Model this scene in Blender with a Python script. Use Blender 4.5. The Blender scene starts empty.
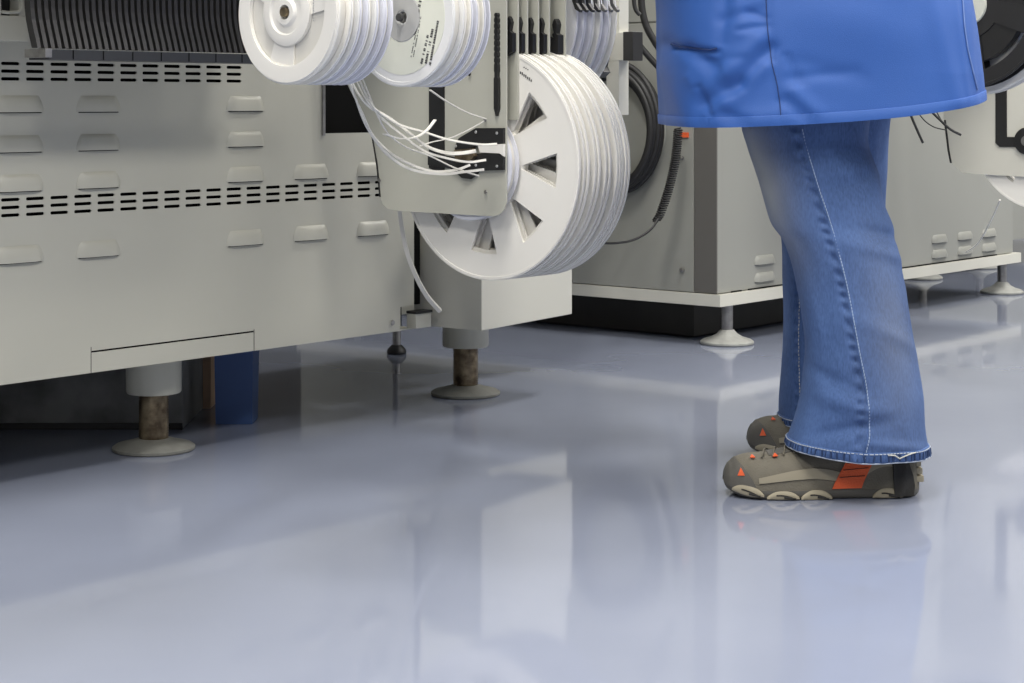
import bpy, bmesh, math, random
from math import sin, cos, pi, sqrt, exp
from mathutils import Vector, Matrix, noise
random.seed(7)
scn = bpy.context.scene
COL = scn.collection

# ------------------------------------------------------------------ camera
F = 1900.0
HC = 0.61                                   # lens height
HZ = 100.0                                  # row of the horizon
cam = bpy.data.cameras.new('camera'); co = bpy.data.objects.new('camera', cam); COL.objects.link(co)
co.location = (0, 0, HC); co.rotation_euler = (pi/2, 0, 0)
cam.sensor_width = 36; cam.lens = 36*F/1024
cam.shift_y = -(341.5-HZ)/1024
cam.clip_end = 60
scn.camera = co

# machine axes: U runs along the machine fronts (away to the right), V runs into the machines
UX, UY = 0.641, 0.767
n_ = sqrt(UX*UX+UY*UY); UX /= n_; UY /= n_
PHI = math.atan2(UY, UX)
def W(U, V, z=0.0): return Vector((U*UX - V*UY, U*UY + V*UX, z))
def px_V(px, V):        # -> U, Y  on plane V
    a = (px-512)/F; Y = V/(UX - a*UY); return a*Y*UX + Y*UY, Y
def px_U(px, U):        # -> V, Y  on plane U
    a = (px-512)/F; Y = U/(UY + a*UX); return -a*Y*UY + Y*UX, Y
def zrow(py, Y): return HC - (py-HZ)/F*Y
def at(px, py, Y): return Vector(((px-512)/F*Y, Y, zrow(py, Y)))

# ------------------------------------------------------------------ materials
def mat(name, col, rough=.5, metal=0.0, spec=.5, bump=0.0, bscale=60, var=0.0, vscale=6, coat=0.0, trans=0.0, col2=None):
    m = bpy.data.materials.new(name); m.use_nodes = True
    nt = m.node_tree; b = nt.nodes['Principled BSDF']
    b.inputs['Base Color'].default_value = (*col, 1)
    b.inputs['Roughness'].default_value = rough; b.inputs['Metallic'].default_value = metal
    b.inputs['Specular IOR Level'].default_value = spec
    b.inputs['Coat Weight'].default_value = coat
    tc = None
    if bump or var or col2:
        tc = nt.nodes.new('ShaderNodeTexCoord')
    if var or col2:
        n = nt.nodes.new('ShaderNodeTexNoise'); n.inputs['Scale'].default_value = vscale; n.inputs['Detail'].default_value = 6
        nt.links.new(tc.outputs['Object'], n.inputs['Vector'])
        r = nt.nodes.new('ShaderNodeValToRGB')
        c2 = col2 or tuple(c*(1-var) for c in col)
        r.color_ramp.elements[0].color = (*c2, 1); r.color_ramp.elements[1].color = (*col, 1)
        r.color_ramp.elements[0].position = .35; r.color_ramp.elements[1].position = .65
        nt.links.new(n.outputs['Fac'], r.inputs['Fac']); nt.links.new(r.outputs['Color'], b.inputs['Base Color'])
    if bump:
        n = nt.nodes.new('ShaderNodeTexNoise'); n.inputs['Scale'].default_value = bscale; n.inputs['Detail'].default_value = 3
        nt.links.new(tc.outputs['Object'], n.inputs['Vector'])
        bp = nt.nodes.new('ShaderNodeBump'); bp.inputs['Strength'].default_value = bump; bp.inputs['Distance'].default_value = .002
        nt.links.new(n.outputs['Fac'], bp.inputs['Height']); nt.links.new(bp.outputs['Normal'], b.inputs['Normal'])
    return m

M = {}
M['paint'] = mat('machine paint', (.56,.552,.478), .36, bump=.04, bscale=500, var=.03, vscale=3)
M['paint_light'] = mat('pale machine paint', (.64,.63,.56), .38, bump=.04, bscale=500)
M['rack'] = mat('rack plate paint', (.49,.488,.425), .36, bump=.03, bscale=500)
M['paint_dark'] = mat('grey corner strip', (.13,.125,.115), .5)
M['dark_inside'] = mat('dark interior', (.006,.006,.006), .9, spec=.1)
M['paint_shaded'] = mat('shaded machine paint', (.325,.328,.298), .36, bump=.04, bscale=500, var=.03, vscale=3)  # machine paint darkened, shade on the right machine put into the colour
M['black'] = mat('black plastic', (.016,.016,.017), .42)
M['black_rubber'] = mat('black rubber', (.012,.012,.013), .5, bump=.2, bscale=200)
M['chute'] = mat('dark grey chute', (.036,.034,.033), .38, var=.3, vscale=40)
M['rail'] = mat('grey rail', (.05,.052,.056), .4, metal=.2)
M['steel'] = mat('zinc steel', (.42,.41,.40), .35, metal=.9, var=.3, vscale=60)
M['brass'] = mat('worn brassy thread', (.36,.29,.19), .38, metal=.85, col2=(.12,.09,.06), vscale=45)
M['dish'] = mat('grey cast foot', (.26,.26,.235), .5, bump=.3, bscale=90, var=.2, vscale=40)
M['dish_light'] = mat('pale cast foot', (.38,.385,.36), .45, bump=.2, bscale=90, var=.2, vscale=40)
M['reel_white'] = mat('white reel plastic', (.87,.85,.795), .4)
M['reel_blue'] = mat('bluish reel plastic', (.72,.73,.795), .35, spec=.6)
M['reel_grey'] = mat('pale reel plastic', (.80,.80,.79), .35)
M['reel_black'] = mat('black reel plastic', (.02,.02,.022), .35)
M['tape'] = mat('carrier tape', (.74,.72,.66), .45)
M['label'] = mat('paper label', (.75,.76,.66), .6)
M['hub_grey'] = mat('grey hub', (.45,.45,.44), .5)
M['ink'] = mat('ink', (.05,.05,.05), .6)
M['screw'] = mat('screw', (.7,.7,.7), .3, metal=.8)
M['orange'] = mat('orange trim', (.80,.125,.035), .55, bump=.5, bscale=500)
M['shoe'] = mat('shoe olive suede', (.175,.16,.125), .8, bump=.5, bscale=350, var=.15, vscale=30)
M['shoe_cap'] = mat('shoe rubber cap', (.105,.10,.088), .6, bump=.2, bscale=300)
M['shoe_lace'] = mat('olive lace', (.17,.155,.12), .8)
M['shoe_tan'] = mat('tan midsole', (.30,.27,.20), .65)
M['shoe_pod'] = mat('tan outsole pod', (.37,.33,.24), .6)
M['strap'] = mat('dark strap', (.025,.024,.023), .75, bump=.5, bscale=300)
M['sock'] = mat('sock', (.05,.05,.05), .9)
M['skin'] = mat('skin', (.55,.33,.24), .5)
M['hair'] = mat('hair', (.06,.035,.02), .6)
M['crate_blue'] = mat('blue bin plastic', (.05,.105,.28), .5)
M['carton'] = mat('cardboard', (.72,.50,.34), .8, var=.15, vscale=12)
M['plinth'] = mat('scuffed dark sheet', (.26,.265,.27), .5, col2=(.09,.09,.09), vscale=9)
M['underbody_shade'] = mat('dark brown tray', (.028,.025,.021), .6, col2=(.014,.013,.012), vscale=5)  # near-black brown that paints the shadow below the right machine
M['wall'] = mat('wall paint', (.38,.385,.38), .7)
M['ceiling'] = mat('ceiling', (.7,.7,.7), .8)
M['wire'] = mat('grey wire', (.12,.12,.12), .4)
M['thread_blue'] = mat('faded blue thread', (.34,.43,.60), .85)
M['stitch'] = mat('pale stitch', (.42,.47,.56), .8)
M['stitch_gold'] = mat('cream stitch', (.55,.55,.5), .8)

def coat_mat():
    m = mat('blue smock cloth', (.023,.098,.37), .6, bump=.25, bscale=900)
    b = m.node_tree.nodes['Principled BSDF']; b.inputs['Sheen Weight'].default_value = .08; b.inputs['Sheen Tint'].default_value=(.5,.6,1,1)
    return m
M['coat'] = coat_mat()
M['coat_dark'] = mat('pocket lining blue', (.02,.045,.15), .8)

def denim():
    m = bpy.data.materials.new('denim'); m.use_nodes = True; nt = m.node_tree; b = nt.nodes['Principled BSDF']
    b.inputs['Roughness'].default_value = .85
    tc = nt.nodes.new('ShaderNodeTexCoord')
    n1 = nt.nodes.new('ShaderNodeTexNoise'); n1.inputs['Scale'].default_value = 9; n1.inputs['Detail'].default_value = 5
    mp = nt.nodes.new('ShaderNodeMapping'); mp.inputs['Scale'].default_value = (1,1,.28)
    n2 = nt.nodes.new('ShaderNodeTexNoise'); n2.inputs['Scale'].default_value = 420; n2.inputs['Detail'].default_value = 2
    nt.links.new(tc.outputs['Object'], n1.inputs['Vector']); nt.links.new(tc.outputs['Object'], mp.inputs['Vector']); nt.links.new(mp.outputs['Vector'], n2.inputs['Vector'])
    r = nt.nodes.new('ShaderNodeValToRGB')
    r.color_ramp.elements[0].color = (.032,.068,.18,1); r.color_ramp.elements[1].color = (.082,.158,.37,1)
    r.color_ramp.elements[0].position = .3; r.color_ramp.elements[1].position = .7
    mx = nt.nodes.new('ShaderNodeMath'); mx.operation = 'MULTIPLY_ADD'; mx.inputs[1].default_value = .55
    m2 = nt.nodes.new('ShaderNodeMath'); m2.operation = 'MULTIPLY'; m2.inputs[1].default_value = .45
    nt.links.new(n2.outputs['Fac'], m2.inputs[0]); nt.links.new(n1.outputs['Fac'], mx.inputs[0]); nt.links.new(m2.outputs[0], mx.inputs[2])
    nt.links.new(mx.outputs[0], r.inputs['Fac'])
    # faded wear over the front of the knee and thigh (attribute 'fade' stored on the mesh: a wash of the cloth itself)
    at_ = nt.nodes.new('ShaderNodeAttribute'); at_.attribute_name = 'fade'
    mix = nt.nodes.new('ShaderNodeMixRGB'); mix.inputs['Color2'].default_value = (.36,.38,.40,1)
    nt.links.new(at_.outputs['Fac'], mix.inputs['Fac']); nt.links.new(r.outputs['Color'], mix.inputs['Color1'])
    nt.links.new(mix.outputs['Color'], b.inputs['Base Color'])
    bp = nt.nodes.new('ShaderNodeBump'); bp.inputs['Strength'].default_value = .4; bp.inputs['Distance'].default_value = .001
    nt.links.new(n2.outputs['Fac'], bp.inputs['Height']); nt.links.new(bp.outputs['Normal'], b.inputs['Normal'])
    return m
M['denim'] = denim()
M['denim_dark'] = mat('dark denim fleck', (.022,.045,.12), .9)
M['coat_light'] = mat('pale blue thread line', (.13,.21,.46), .7)

def floor_mat():
    m = bpy.data.materials.new('epoxy floor'); m.use_nodes = True; nt = m.node_tree; b = nt.nodes['Principled BSDF']
    tc = nt.nodes.new('ShaderNodeTexCoord')
    n = nt.nodes.new('ShaderNodeTexNoise'); n.inputs['Scale'].default_value = 1.3; n.inputs['Detail'].default_value = 4
    nt.links.new(tc.outputs['Object'], n.inputs['Vector'])
    r = nt.nodes.new('ShaderNodeValToRGB')
    r.color_ramp.elements[0].color = (.235,.262,.342,1); r.color_ramp.elements[1].color = (.268,.296,.378,1)
    r.color_ramp.elements[0].position = .35; r.color_ramp.elements[1].position = .65
    nt.links.new(n.outputs['Fac'], r.inputs['Fac']); nt.links.new(r.outputs['Color'], b.inputs['Base Color'])
    b.inputs['Roughness'].default_value = .065
    b.inputs['IOR'].default_value = 1.5
    n2 = nt.nodes.new('ShaderNodeTexNoise'); n2.inputs['Scale'].default_value = 5; n2.inputs['Detail'].default_value = 2
    nt.links.new(tc.outputs['Object'], n2.inputs['Vector'])
    bp = nt.nodes.new('ShaderNodeBump'); bp.inputs['Strength'].default_value = .07; bp.inputs['Distance'].default_value = .005
    nt.links.new(n2.outputs['Fac'], bp.inputs['Height']); nt.links.new(bp.outputs['Normal'], b.inputs['Normal'])
    return m
M['floor'] = floor_mat()

# ------------------------------------------------------------------ object helpers
def tag(o, label=None, cat=None, group=None, kind=None):
    if label: o['label'] = label
    if cat: o['category'] = cat
    if group: o['group'] = group
    if kind: o['kind'] = kind
    return o
def empty(name, loc, rz=0, label=None, cat=None, group=None):
    o = bpy.data.objects.new(name, None); COL.objects.link(o); o.location = loc; o.rotation_euler = (0,0,rz)
    o.empty_display_size = .05
    return tag(o, label, cat, group)
def link(name, bm, m, parent=None, smooth=False, angle=35):
    bmesh.ops.recalc_face_normals(bm, faces=bm.faces)
    me = bpy.data.meshes.new(name); bm.to_mesh(me); bm.free()
    ms = m if isinstance(m, list) else [m]
    for x in ms: me.materials.append(M[x])
    if smooth:
        for p in me.polygons: p.use_smooth = True
        me.set_sharp_from_angle(angle=math.radians(angle))
    o = bpy.data.objects.new(name, me); COL.objects.link(o)
    if parent: o.parent = parent
    return o
def BM(): return bmesh.new()
def box(bm, x0, x1, y0, y1, z0, z1, bev=0, mi=0):
    r = bmesh.ops.create_cube(bm, size=1)
    vs = r['verts']
    for v in vs:
        v.co = Vector(((x0+x1)/2 + v.co.x*(x1-x0), (y0+y1)/2 + v.co.y*(y1-y0), (z0+z1)/2 + v.co.z*(z1-z0)))
    fs = list({f for v in vs for f in v.link_faces})
    for f in fs: f.material_index = mi
    if bev:
        es = list({e for v in vs for e in v.link_edges})
        bmesh.ops.bevel(bm, geom=es, offset=bev, segments=2, profile=.7, affect='EDGES')
def prism(bm, pts, d0, d1, plane='VZ', bev=0):
    """extrude an outline; plane 'VZ': pts are (y,z), extruded along x;  'UZ': pts (x,z) along y; 'XY': along z"""
    def mk(p, d):
        if plane == 'VZ': return (d, p[0], p[1])
        if plane == 'UZ': return (p[0], d, p[1])
        return (p[0], p[1], d)
    a = [bm.verts.new(mk(p, d0)) for p in pts]; b = [bm.verts.new(mk(p, d1)) for p in pts]
    f1 = bm.faces.new(a); f2 = bm.faces.new(b[::-1])
    n = len(pts)
    for i in range(n): bm.faces.new((a[i], a[(i+1)%n], b[(i+1)%n], b[i]))
    if bev:
        es = [e for f in (f1, f2) for e in f.edges]
        bmesh.ops.bevel(bm, geom=es, offset=bev, segments=2, profile=.7, affect='EDGES')
def lathe(bm, prof, axis='Z', n=40, c=(0,0,0), cap=True):
    """profile of (r, h) pairs around an axis through c"""
    rings = []
    for r, h in prof:
        ring = []
        for k in range(n):
            a = 2*pi*k/n
            if axis == 'Z': p = (c[0]+r*cos(a), c[1]+r*sin(a), c[2]+h)
            else: p = (c[0]+h, c[1]+r*cos(a), c[2]+r*sin(a))
            ring.append(bm.verts.new(p))
        rings.append(ring)
    for a, b in zip(rings, rings[1:]):
        for k in range(n): bm.faces.new((a[k], a[(k+1)%n], b[(k+1)%n], b[k]))
    if cap:
        bm.faces.new(rings[0][::-1]); bm.faces.new(rings[-1])
def shell(bm, t):
    bmesh.ops.recalc_face_normals(bm, faces=bm.faces); bm.normal_update()
    bmesh.ops.solidify(bm, geom=bm.faces[:], thickness=t)
def tube(bm, pts, r, n=8, r_end=None, flat=None):
    """sweep a round (or flat (w,h)) section along points"""
    pts = [Vector(p) for p in pts]; rings = []
    up = Vector((0,0,1)); prev = None
    for i, p in enumerate(pts):
        t = (pts[min(i+1, len(pts)-1)] - pts[max(i-1, 0)]).normalized()
        if prev is None:
            s = t.cross(up) if abs(t.dot(up)) < .95 else t.cross(Vector((1,0,0)))
        else: s = prev - t*prev.dot(t)
        s.normalize(); prev = s; u = s.cross(t)
        rr = r if r_end is None else r + (r_end-r)*i/(len(pts)-1)
        ring = []
        for k in range(n):
            a = 2*pi*k/n + (pi/4 if flat else 0)
            if flat: q = p + s*flat[0]*(1 if cos(a) > 0 else -1) + u*flat[1]*(1 if sin(a) > 0 else -1)
            else: q = p + s*cos(a)*rr + u*sin(a)*rr
            ring.append(bm.verts.new(q))
        rings.append(ring)
    for a, b in zip(rings, rings[1:]):
        for k in range(n): bm.faces.new((a[k], a[(k+1)%n], b[(k+1)%n], b[k]))
    bm.faces.new(rings[0][::-1]); bm.faces.new(rings[-1])
def spline(pts, n=10):
    """Catmull-Rom through points"""
    P = [Vector(p) for p in pts]; P = [P[0]*2-P[1]] + P + [P[-1]*2-P[-2]]; out = []
    for i in range(1, len(P)-2):
        for k in range(n):
            t = k/n; a, b, c, d = P[i-1], P[i], P[i+1], P[i+2]
            out.append(.5*((2*b)+(c-a)*t+(2*a-5*b+4*c-d)*t*t+(-a+3*b-3*c+d)*t**3))
    out.append(P[-2]); return out
def lerp_tab(tab, x):
    """smooth interpolation in a table [(x, v...), ...]"""
    if x <= tab[0][0]: return tab[0][1:]
    if x >= tab[-1][0]: return tab[-1][1:]
    for i in range(len(tab)-1):
        a, b = tab[i], tab[i+1]
        if a[0] <= x <= b[0]:
            h = b[0]-a[0]; t = (x-a[0])/h
            out = []
            for j in range(1, len(a)):
                ma = ((b[j]-tab[i-1][j])/(b[0]-tab[i-1][0])) if i > 0 else (b[j]-a[j])/h
                mb = ((tab[i+2][j]-a[j])/(tab[i+2][0]-a[0])) if i+2 < len(tab) else (b[j]-a[j])/h
                out.append((2*t**3-3*t*t+1)*a[j] + (t**3-2*t*t+t)*h*ma + (-2*t**3+3*t*t)*b[j] + (t**3-t*t)*h*mb)
            return tuple(out)
def cut(o, cutter_bm):
    """boolean the cutter out of o and keep the plain result"""
    me = bpy.data.meshes.new('cut'); bmesh.ops.recalc_face_normals(cutter_bm, faces=cutter_bm.faces); cutter_bm.to_mesh(me); cutter_bm.free()
    c = bpy.data.objects.new('cut', me); COL.objects.link(c); c.parent = o.parent
    md = o.modifiers.new('b', 'BOOLEAN'); md.operation = 'DIFFERENCE'; md.solver = 'EXACT'; md.object = c
    bpy.context.view_layer.update()
    dg = bpy.context.evaluated_depsgraph_get()
    new = bpy.data.meshes.new_from_object(o.evaluated_get(dg))
    o.modifiers.clear(); old = o.data; o.data = new
    bpy.data.objects.remove(c); bpy.data.meshes.remove(old)

# ------------------------------------------------------------------ room
def setting(name, bm, m):
    o = link(name, bm, m); tag(o, kind='structure'); return o
X0, X1, Y0, Y1, ZC = -6.0, 7.5, -5.0, 10.5, 3.7
b = BM(); box(b, X0, X1, Y0, Y1, -.1, 0); setting('floor', b, 'floor')
b = BM(); box(b, X0, X1, Y0, Y1, ZC, ZC+.1); setting('ceiling', b, 'ceiling')
b = BM(); box(b, X0-.1, X0, Y0, Y1, 0, ZC); setting('wall_left', b, 'wall')
b = BM(); box(b, X1, X1+.1, Y0, Y1, 0, ZC); setting('wall_right', b, 'wall')
b = BM(); box(b, X0, X1, Y1, Y1+.1, 0, ZC); setting('wall_back', b, 'wall')
b = BM(); box(b, X0, X1, Y0-.1, Y0, 0, ZC); setting('wall_front', b, 'wall')
b = BM(); box(b, X0, X1, Y1-.015, Y1, 0, .1); setting('baseboard_back', b, 'paint_dark')

LP = [tuple(W(u, v)[:2]) for u, v in ((-1.6,1.0),(.8,1.1),(3.2,1.0),(5.6,.8),(8.2,.8),(-1.6,-1.7),(1.2,-1.7),(4.0,-1.7),(6.8,-1.7),(7.2,4.2),(8.6,6.2),(3.5,3.9))]
POWER = 62
for i, (x, y) in enumerate(LP):
    t = empty('ceiling_light', (x, y, ZC-.09), 0, 'white ceiling light fitting with long tubes high over the machine aisle', 'ceiling light', 'ceiling lights over the aisle')
    b = BM(); box(b, -.2, .2, -.75, .75, .03, .09, .004); link('housing', b, 'paint_light', t)
    pw_ = POWER*(.4 if i == len(LP)-1 else 1)
    L = bpy.data.lights.new('tube_light', 'AREA'); L.shape = 'RECTANGLE'; L.size = .36; L.size_y = 1.45; L.energy = pw_; L.color = (1, .965, .905)
    lo = bpy.data.objects.new('tube_light', L); COL.objects.link(lo); lo.parent = t; lo.location = (0,0,.02)

# ------------------------------------------------------------------ machine feet
def foot(parent, p, style, zt, name='leg'):
    """a levelling foot as one part with sub-parts; p = local point on the floor below it"""
    x, y = p
    if style == 'big':
        b = BM(); lathe(b, [(.046, .1), (.048, .103), (.048, zt+.002)], c=(x,y,0)); lg = link(name, b, 'paint', parent, True)
        b = BM(); lathe(b, [(.023,.018),(.0255,.022)] + [(.0255+(.0006 if k%2 else -.0004), .024+k*.0022) for k in range(35)] + [(.0255,.102)], c=(x,y,0)); link('threaded_post', b, 'brass', lg, True, 60)
        b = BM(); lathe(b, [(.069,0),(.0715,.002),(.0715,.006),(.066,.010),(.045,.015),(.03,.020),(.026,.021)], c=(x,y,0), n=48); link('foot_disc', b, 'dish', lg, True)
    elif style == 'flare':
        b = BM(); lathe(b, [(.0145,.03),(.0145,zt+.002)], c=(x,y,0), n=24); lg = link(name, b, 'steel', parent, True)
        b = BM(); lathe(b, [(.064,0),(.067,.003),(.067,.007),(.060,.012),(.040,.018),(.026,.026),(.019,.034),(.016,.036)], c=(x,y,0), n=48); link('foot_disc', b, 'dish_light', lg, True)
    else:
        b = BM(); lathe(b, [(.010,.012),(.010,zt+.002)], c=(x,y,0), n=20); lg = link(name, b, 'steel', parent, True)
        b = BM(); lathe(b, [(.022,0),(.024,.004),(.022,.012),(.014,.02),(.012,.022)], c=(x,y,0), n=24); link('foot_disc', b, 'black_rubber', lg, True)
    return lg

def louver(parent, u, v, z, w=.088, h=.026, d=.0075, lab=None, name='louver', m='paint'):
    """pressed vent hood: bulges outwards (-V) towards its open lower edge; z = lower edge"""
    b = BM(); nu, nz = 14, 8; g = []
    for j in range(nz+1):
        row = []
        for i in range(nu+1):
            s = -1+2*i/nu; t = j/nz
            zz = z + h*t
            half = (w/2)*(1-.22*t**2.2)
            prof = (1-t**2)**.55 if t < 1 else 0
            side = (1-abs(s)**6)
            row.append(b.verts.new((u+s*half, v-.0003 - d*prof*side, zz)))
        g.append(row)
    for j in range(nz):
        for i in range(nu): b.faces.new((g[j][i], g[j][i+1], g[j+1][i+1], g[j+1][i]))
    # inner skin so the hood has thickness
    r = shell(b, .0012)
    o = link(name, b, m, parent, True, 60)
    b = BM(); box(b, u-w/2*.9, u+w/2*.9, v-.0010, v+.0005, z-.0016, z+.0002); link('louver_shade', b, 'dark_inside', o)  # dark strip painting the shadow under the hood's lower edge
    return o

# ------------------------------------------------------------------ left machine
VP = 2.485; ZB = .170
U_END, _ = px_V(414, VP)
m1 = empty('assembly_machine', W(1.9, VP, 0), PHI, 'large beige assembly machine at left with slotted vents and hooded louvres', 'machine')
def L1(U): return U-1.9
ZT = 1.15
b = BM(); box(b, L1(.95), L1(U_END), 0, .002, ZB, ZT)
panel = link('front_panel', b, 'paint', m1)
bpy.context.view_layer.update()
cb = BM()
U0, _ = px_V(1, VP)
def slot(cb, u, z, l=.0345, h=.0052):
    pts = []
    for k in range(5): a = -pi/2+pi*k/4; pts.append((u+l-h/2+cos(a)*h/2, z+sin(a)*h/2))
    for k in range(5): a = pi/2+pi*k/4; pts.append((u+h/2+cos(a)*h/2, z+sin(a)*h/2))
    prism(cb, pts, -.01, .012, 'UZ')
for k in range(-8, 11):
    for j in range(3): slot(cb, L1(U0+.046*k), .6666-.0119*j)
for k in range(-8, 19):
    if U0+.046*k+.04 > U_END-.03: continue
    for j in range(3): slot(cb, L1(U0+.046*k), .4555-.0121*j)
# black opening beside the reels
ua, Ya = px_V(324, VP); ub, Yb = px_V(392, VP)
zo = zrow(133, px_V(345, VP)[1])
box(cb, L1(ua), L1(ub), -.01, .012, zo, .86)
# notch at the lower right corner
un, Yn = px_V(400.5, VP)
box(cb, L1(un), L1(U_END)+.02, -.01, .012, ZB-.01, zrow(307, Yn))
# seam of the lower access flap
u1, Y1_ = px_V(91, VP); u2, Y2_ = px_V(254, VP); zs = (zrow(352, Y1_)+zrow(331.5, Y2_))/2
box(cb, L1(u1), L1(u2), -.01, .012, zs-.0015, zs+.0015)
cut(panel, cb)
b = BM()
box(b, L1(u1)-.0006, L1(u1)+.0006, -.0006, .001, ZB, zs+.008); link('flap_seam', b, 'paint_dark', m1)
b = BM(); box(b, L1(u2)-.0006, L1(u2)+.0006, -.0006, .001, ZB, zs+.004); link('flap_seam', b, 'paint_dark', m1)
b = BM(); box(b, L1(.95), L1(U_END)-.003, .03, .70, ZB+.004, ZT-.002); link('body', b, 'dark_inside', m1)
# underside, end and back skins
b = BM(); box(b, L1(.95), L1(U_END), .002, .70, ZB, ZB+.003); box(b, L1(.95), L1(U_END), .70, .703, ZB, ZT); box(b, L1(.95)-.002, L1(.95), 0, .703, ZB, ZT); box(b, L1(U_END)-.002, L1(U_END), .004, .703, ZB+.14, ZT); box(b, L1(.95), L1(U_END), 0, .703, ZT, ZT+.003); link('casing', b, 'paint', m1)
b = BM(); box(b, L1(.95), L1(2.28), -.36, .0, .96, 1.10, .004); link('shading_overhang', b, 'paint', m1)  # unseen overhang, added to shade the upper front panel
# frame strip beside the black opening and its sill
b = BM(); box(b, L1(ua)-.006, L1(ua)+.001, -.003, .01, zo-.004, .86, .0008); link('opening_trim', b, 'steel', m1)
b = BM(); box(b, L1(U_END)+.001, L1(U_END)+.03, .012, .02, .215, 1.1); link('gap_shade', b, 'dark_inside', m1)  # dark strip put in as the shade of the gap beside the trolley
# rear body that runs on behind the trolley
b = BM(); box(b, L1(U_END)+.02, L1(3.345), .15, .70, ZB+.005, ZT, .004); link('rear_body', b, 'paint', m1)
lu = []
for pxc in (-58, 20, 98.5, 245.5, 311, 373):
    u, Y = px_V(pxc, VP); lu.append(u)
for k, u in enumerate(lu):
    for r, z in enumerate((.591, .529, .468, .357)):
        if r < 2 and k > 3: continue
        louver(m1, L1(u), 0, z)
for (px_, py_) in ((391.5, 322.5),):
    u, Y = px_V(px_, VP); z = zrow(py_, Y)
    b = BM(); lathe(b, [(.0055,-.003),(.0045,-.0045)], 'X', 14, (0,0,0)); 
    for v in b.verts: v.co = Vector((L1(u)+v.co.y, v.co.x, z+v.co.z))
    link('screw', b, 'steel', m1, True)
f1p = Vector((-.625, 3.315))
def toUV(x, y): return (x*UX + y*UY, -x*UY + y*UX)
fu, fv = toUV(*f1p); foot(m1, (L1(fu), fv-VP), 'big', ZB)
foot(m1, (L1(fu-.85), fv-VP), 'big', ZB)
foot(m1, (L1(fu), .58), 'big', ZB)
foot(m1, (L1(3.325), .655), 'small', ZB+.005)

# ------------------------------------------------------------------ trolley block under the big reels
C = Vector((-.058, 3.62)); R = Vector((.123, 3.906)); Lf = Vector((-.167, 3.696))
Lf2 = C + (Lf-C)*1.22
B4 = R + (Lf2-C)
tr = empty('reel_trolley', (C.x, C.y, 0), 0, 'pale beige cabinet block on threaded feet below the big white reels', 'cabinet')
b = BM(); prism(b, [(0,0), tuple(R-C), tuple(B4-C), tuple(Lf2-C)], ZB, .40, 'XY', .002); link('body', b, 'paint_light', tr)
b = BM(); prism(b, [tuple((R-C)*.04+(Lf2-C)*.05), tuple((R-C)*.96+(Lf2-C)*.05), tuple((R-C)*.96+(Lf2-C)*.9), tuple((R-C)*.04+(Lf2-C)*.9)], .40, .425, 'XY', .002); link('top_plate', b, 'paint', tr)
foot(tr, (-.096-C.x, 3.935-C.y), 'big', ZB+.004)
# small bracket block at its left
bu, bY = px_V(408, VP)
br = empty('coupling_bracket', W(bu-.004, VP-.024, .168), PHI, 'small beige coupling block with black top at the machine corner', 'bracket')
b = BM(); box(b, 0, .044, .0, .0235, .006, .034, .0015); link('block', b, 'paint', br)
b = BM(); box(b, -.0015, .046, -.0015, .0235, .034, .039, .001); link('black_top', b, 'black', br)

# ------------------------------------------------------------------ plates of the reel rack
def plate_outline(U, pts):
    out = []
    for px_, py_ in pts:
        V, Y = px_U(px_, U); out.append((V, zrow(py_, Y)))
    return out
V00 = 2.0
RK = W(2.38, V00, 0)
def rack_plate(U, Vs, outline, label, group=None, thick=.0035):
    t = empty('rack_plate', W(U, V00, 0), PHI, label, 'rack plate', group)
    b = BM(); prism(b, [(V-V00, z) for V, z in outline], 0, thick, 'VZ', .0006); link('plate', b, 'rack', t)
    return t
o1 = plate_outline(2.38, [(330,-250),(338,55),(347.5,85),(371.5,133.5),(377,165),(380,196),(382,203),(386,208),(392,210.2),(400,211),(493,216.5),(499,215),(504,210),(506.3,202),(506.3,-250)])
P1 = rack_plate(2.38, None, o1, 'front rack plate with rounded lower corners and two black brackets', thick=.003)
# pieces on the first plate (front side is -U)
def on_plate(name, pts, m, parent, U=2.38, d=.003, off=0.0, bev=.0005):
    o = plate_outline(U, pts)
    b = BM(); prism(b, [(V-V00, z) for V, z in o], -d-off, -off-.0002, 'VZ', bev); return link(name, b, m, parent)
on_plate('black_strip', [(429.5,60),(429.5,168),(434,170),(445,170),(445,60)], 'black', P1, d=.002)
ub_ = on_plate('upper_bracket', [(457,146),(461,138),(478,128),(505.5,128),(505.5,143),(500,144),(487,143),(476,147),(470,150),(457,150)], 'black', P1, d=.006)
lb_ = on_plate('lower_bracket', [(430,152),(450,156),(470,160),(479,153.5),(501,154),(505.5,158),(505.5,170),(480,170.5),(478,175),(472,179),(464,178),(458,172),(452,168),(430,165)], 'black', P1, d=.006)
on_plate('holder_block', [(460,150),(478,148),(480,156),(474,163),(462,162)], 'brass', P1, d=.010, off=.006)
on_plate('tape_guide', [(480,145),(506,144),(506,156.5),(502,153),(482,152.5)], 'reel_white', P1, d=.005, off=.001)
for q, (sx, sy) in enumerate(((479,132),(500,133),(459,146),(479,165),(500,166))):
    V, Y = px_U(sx, 2.38); z = zrow(sy, Y)
    b = BM(); lathe(b, [(.0026,-.008),(.0022,-.0088)], 'X', 12, (0, V-V00, z)); link('screw', b, 'screw', ub_ if q < 3 else lb_, True)
for sx, sy in ((486.5,120),(487,192),(381,180),(471,74)):
    V, Y = px_U(sx, 2.38); z = zrow(sy, Y)
    b = BM(); lathe(b, [(.0035,-.004),(.003,-.0048)], 'X', 14, (0, V-V00, z)); link('rivet', b, 'steel' if sx != 471 else 'black', P1, True)
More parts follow.
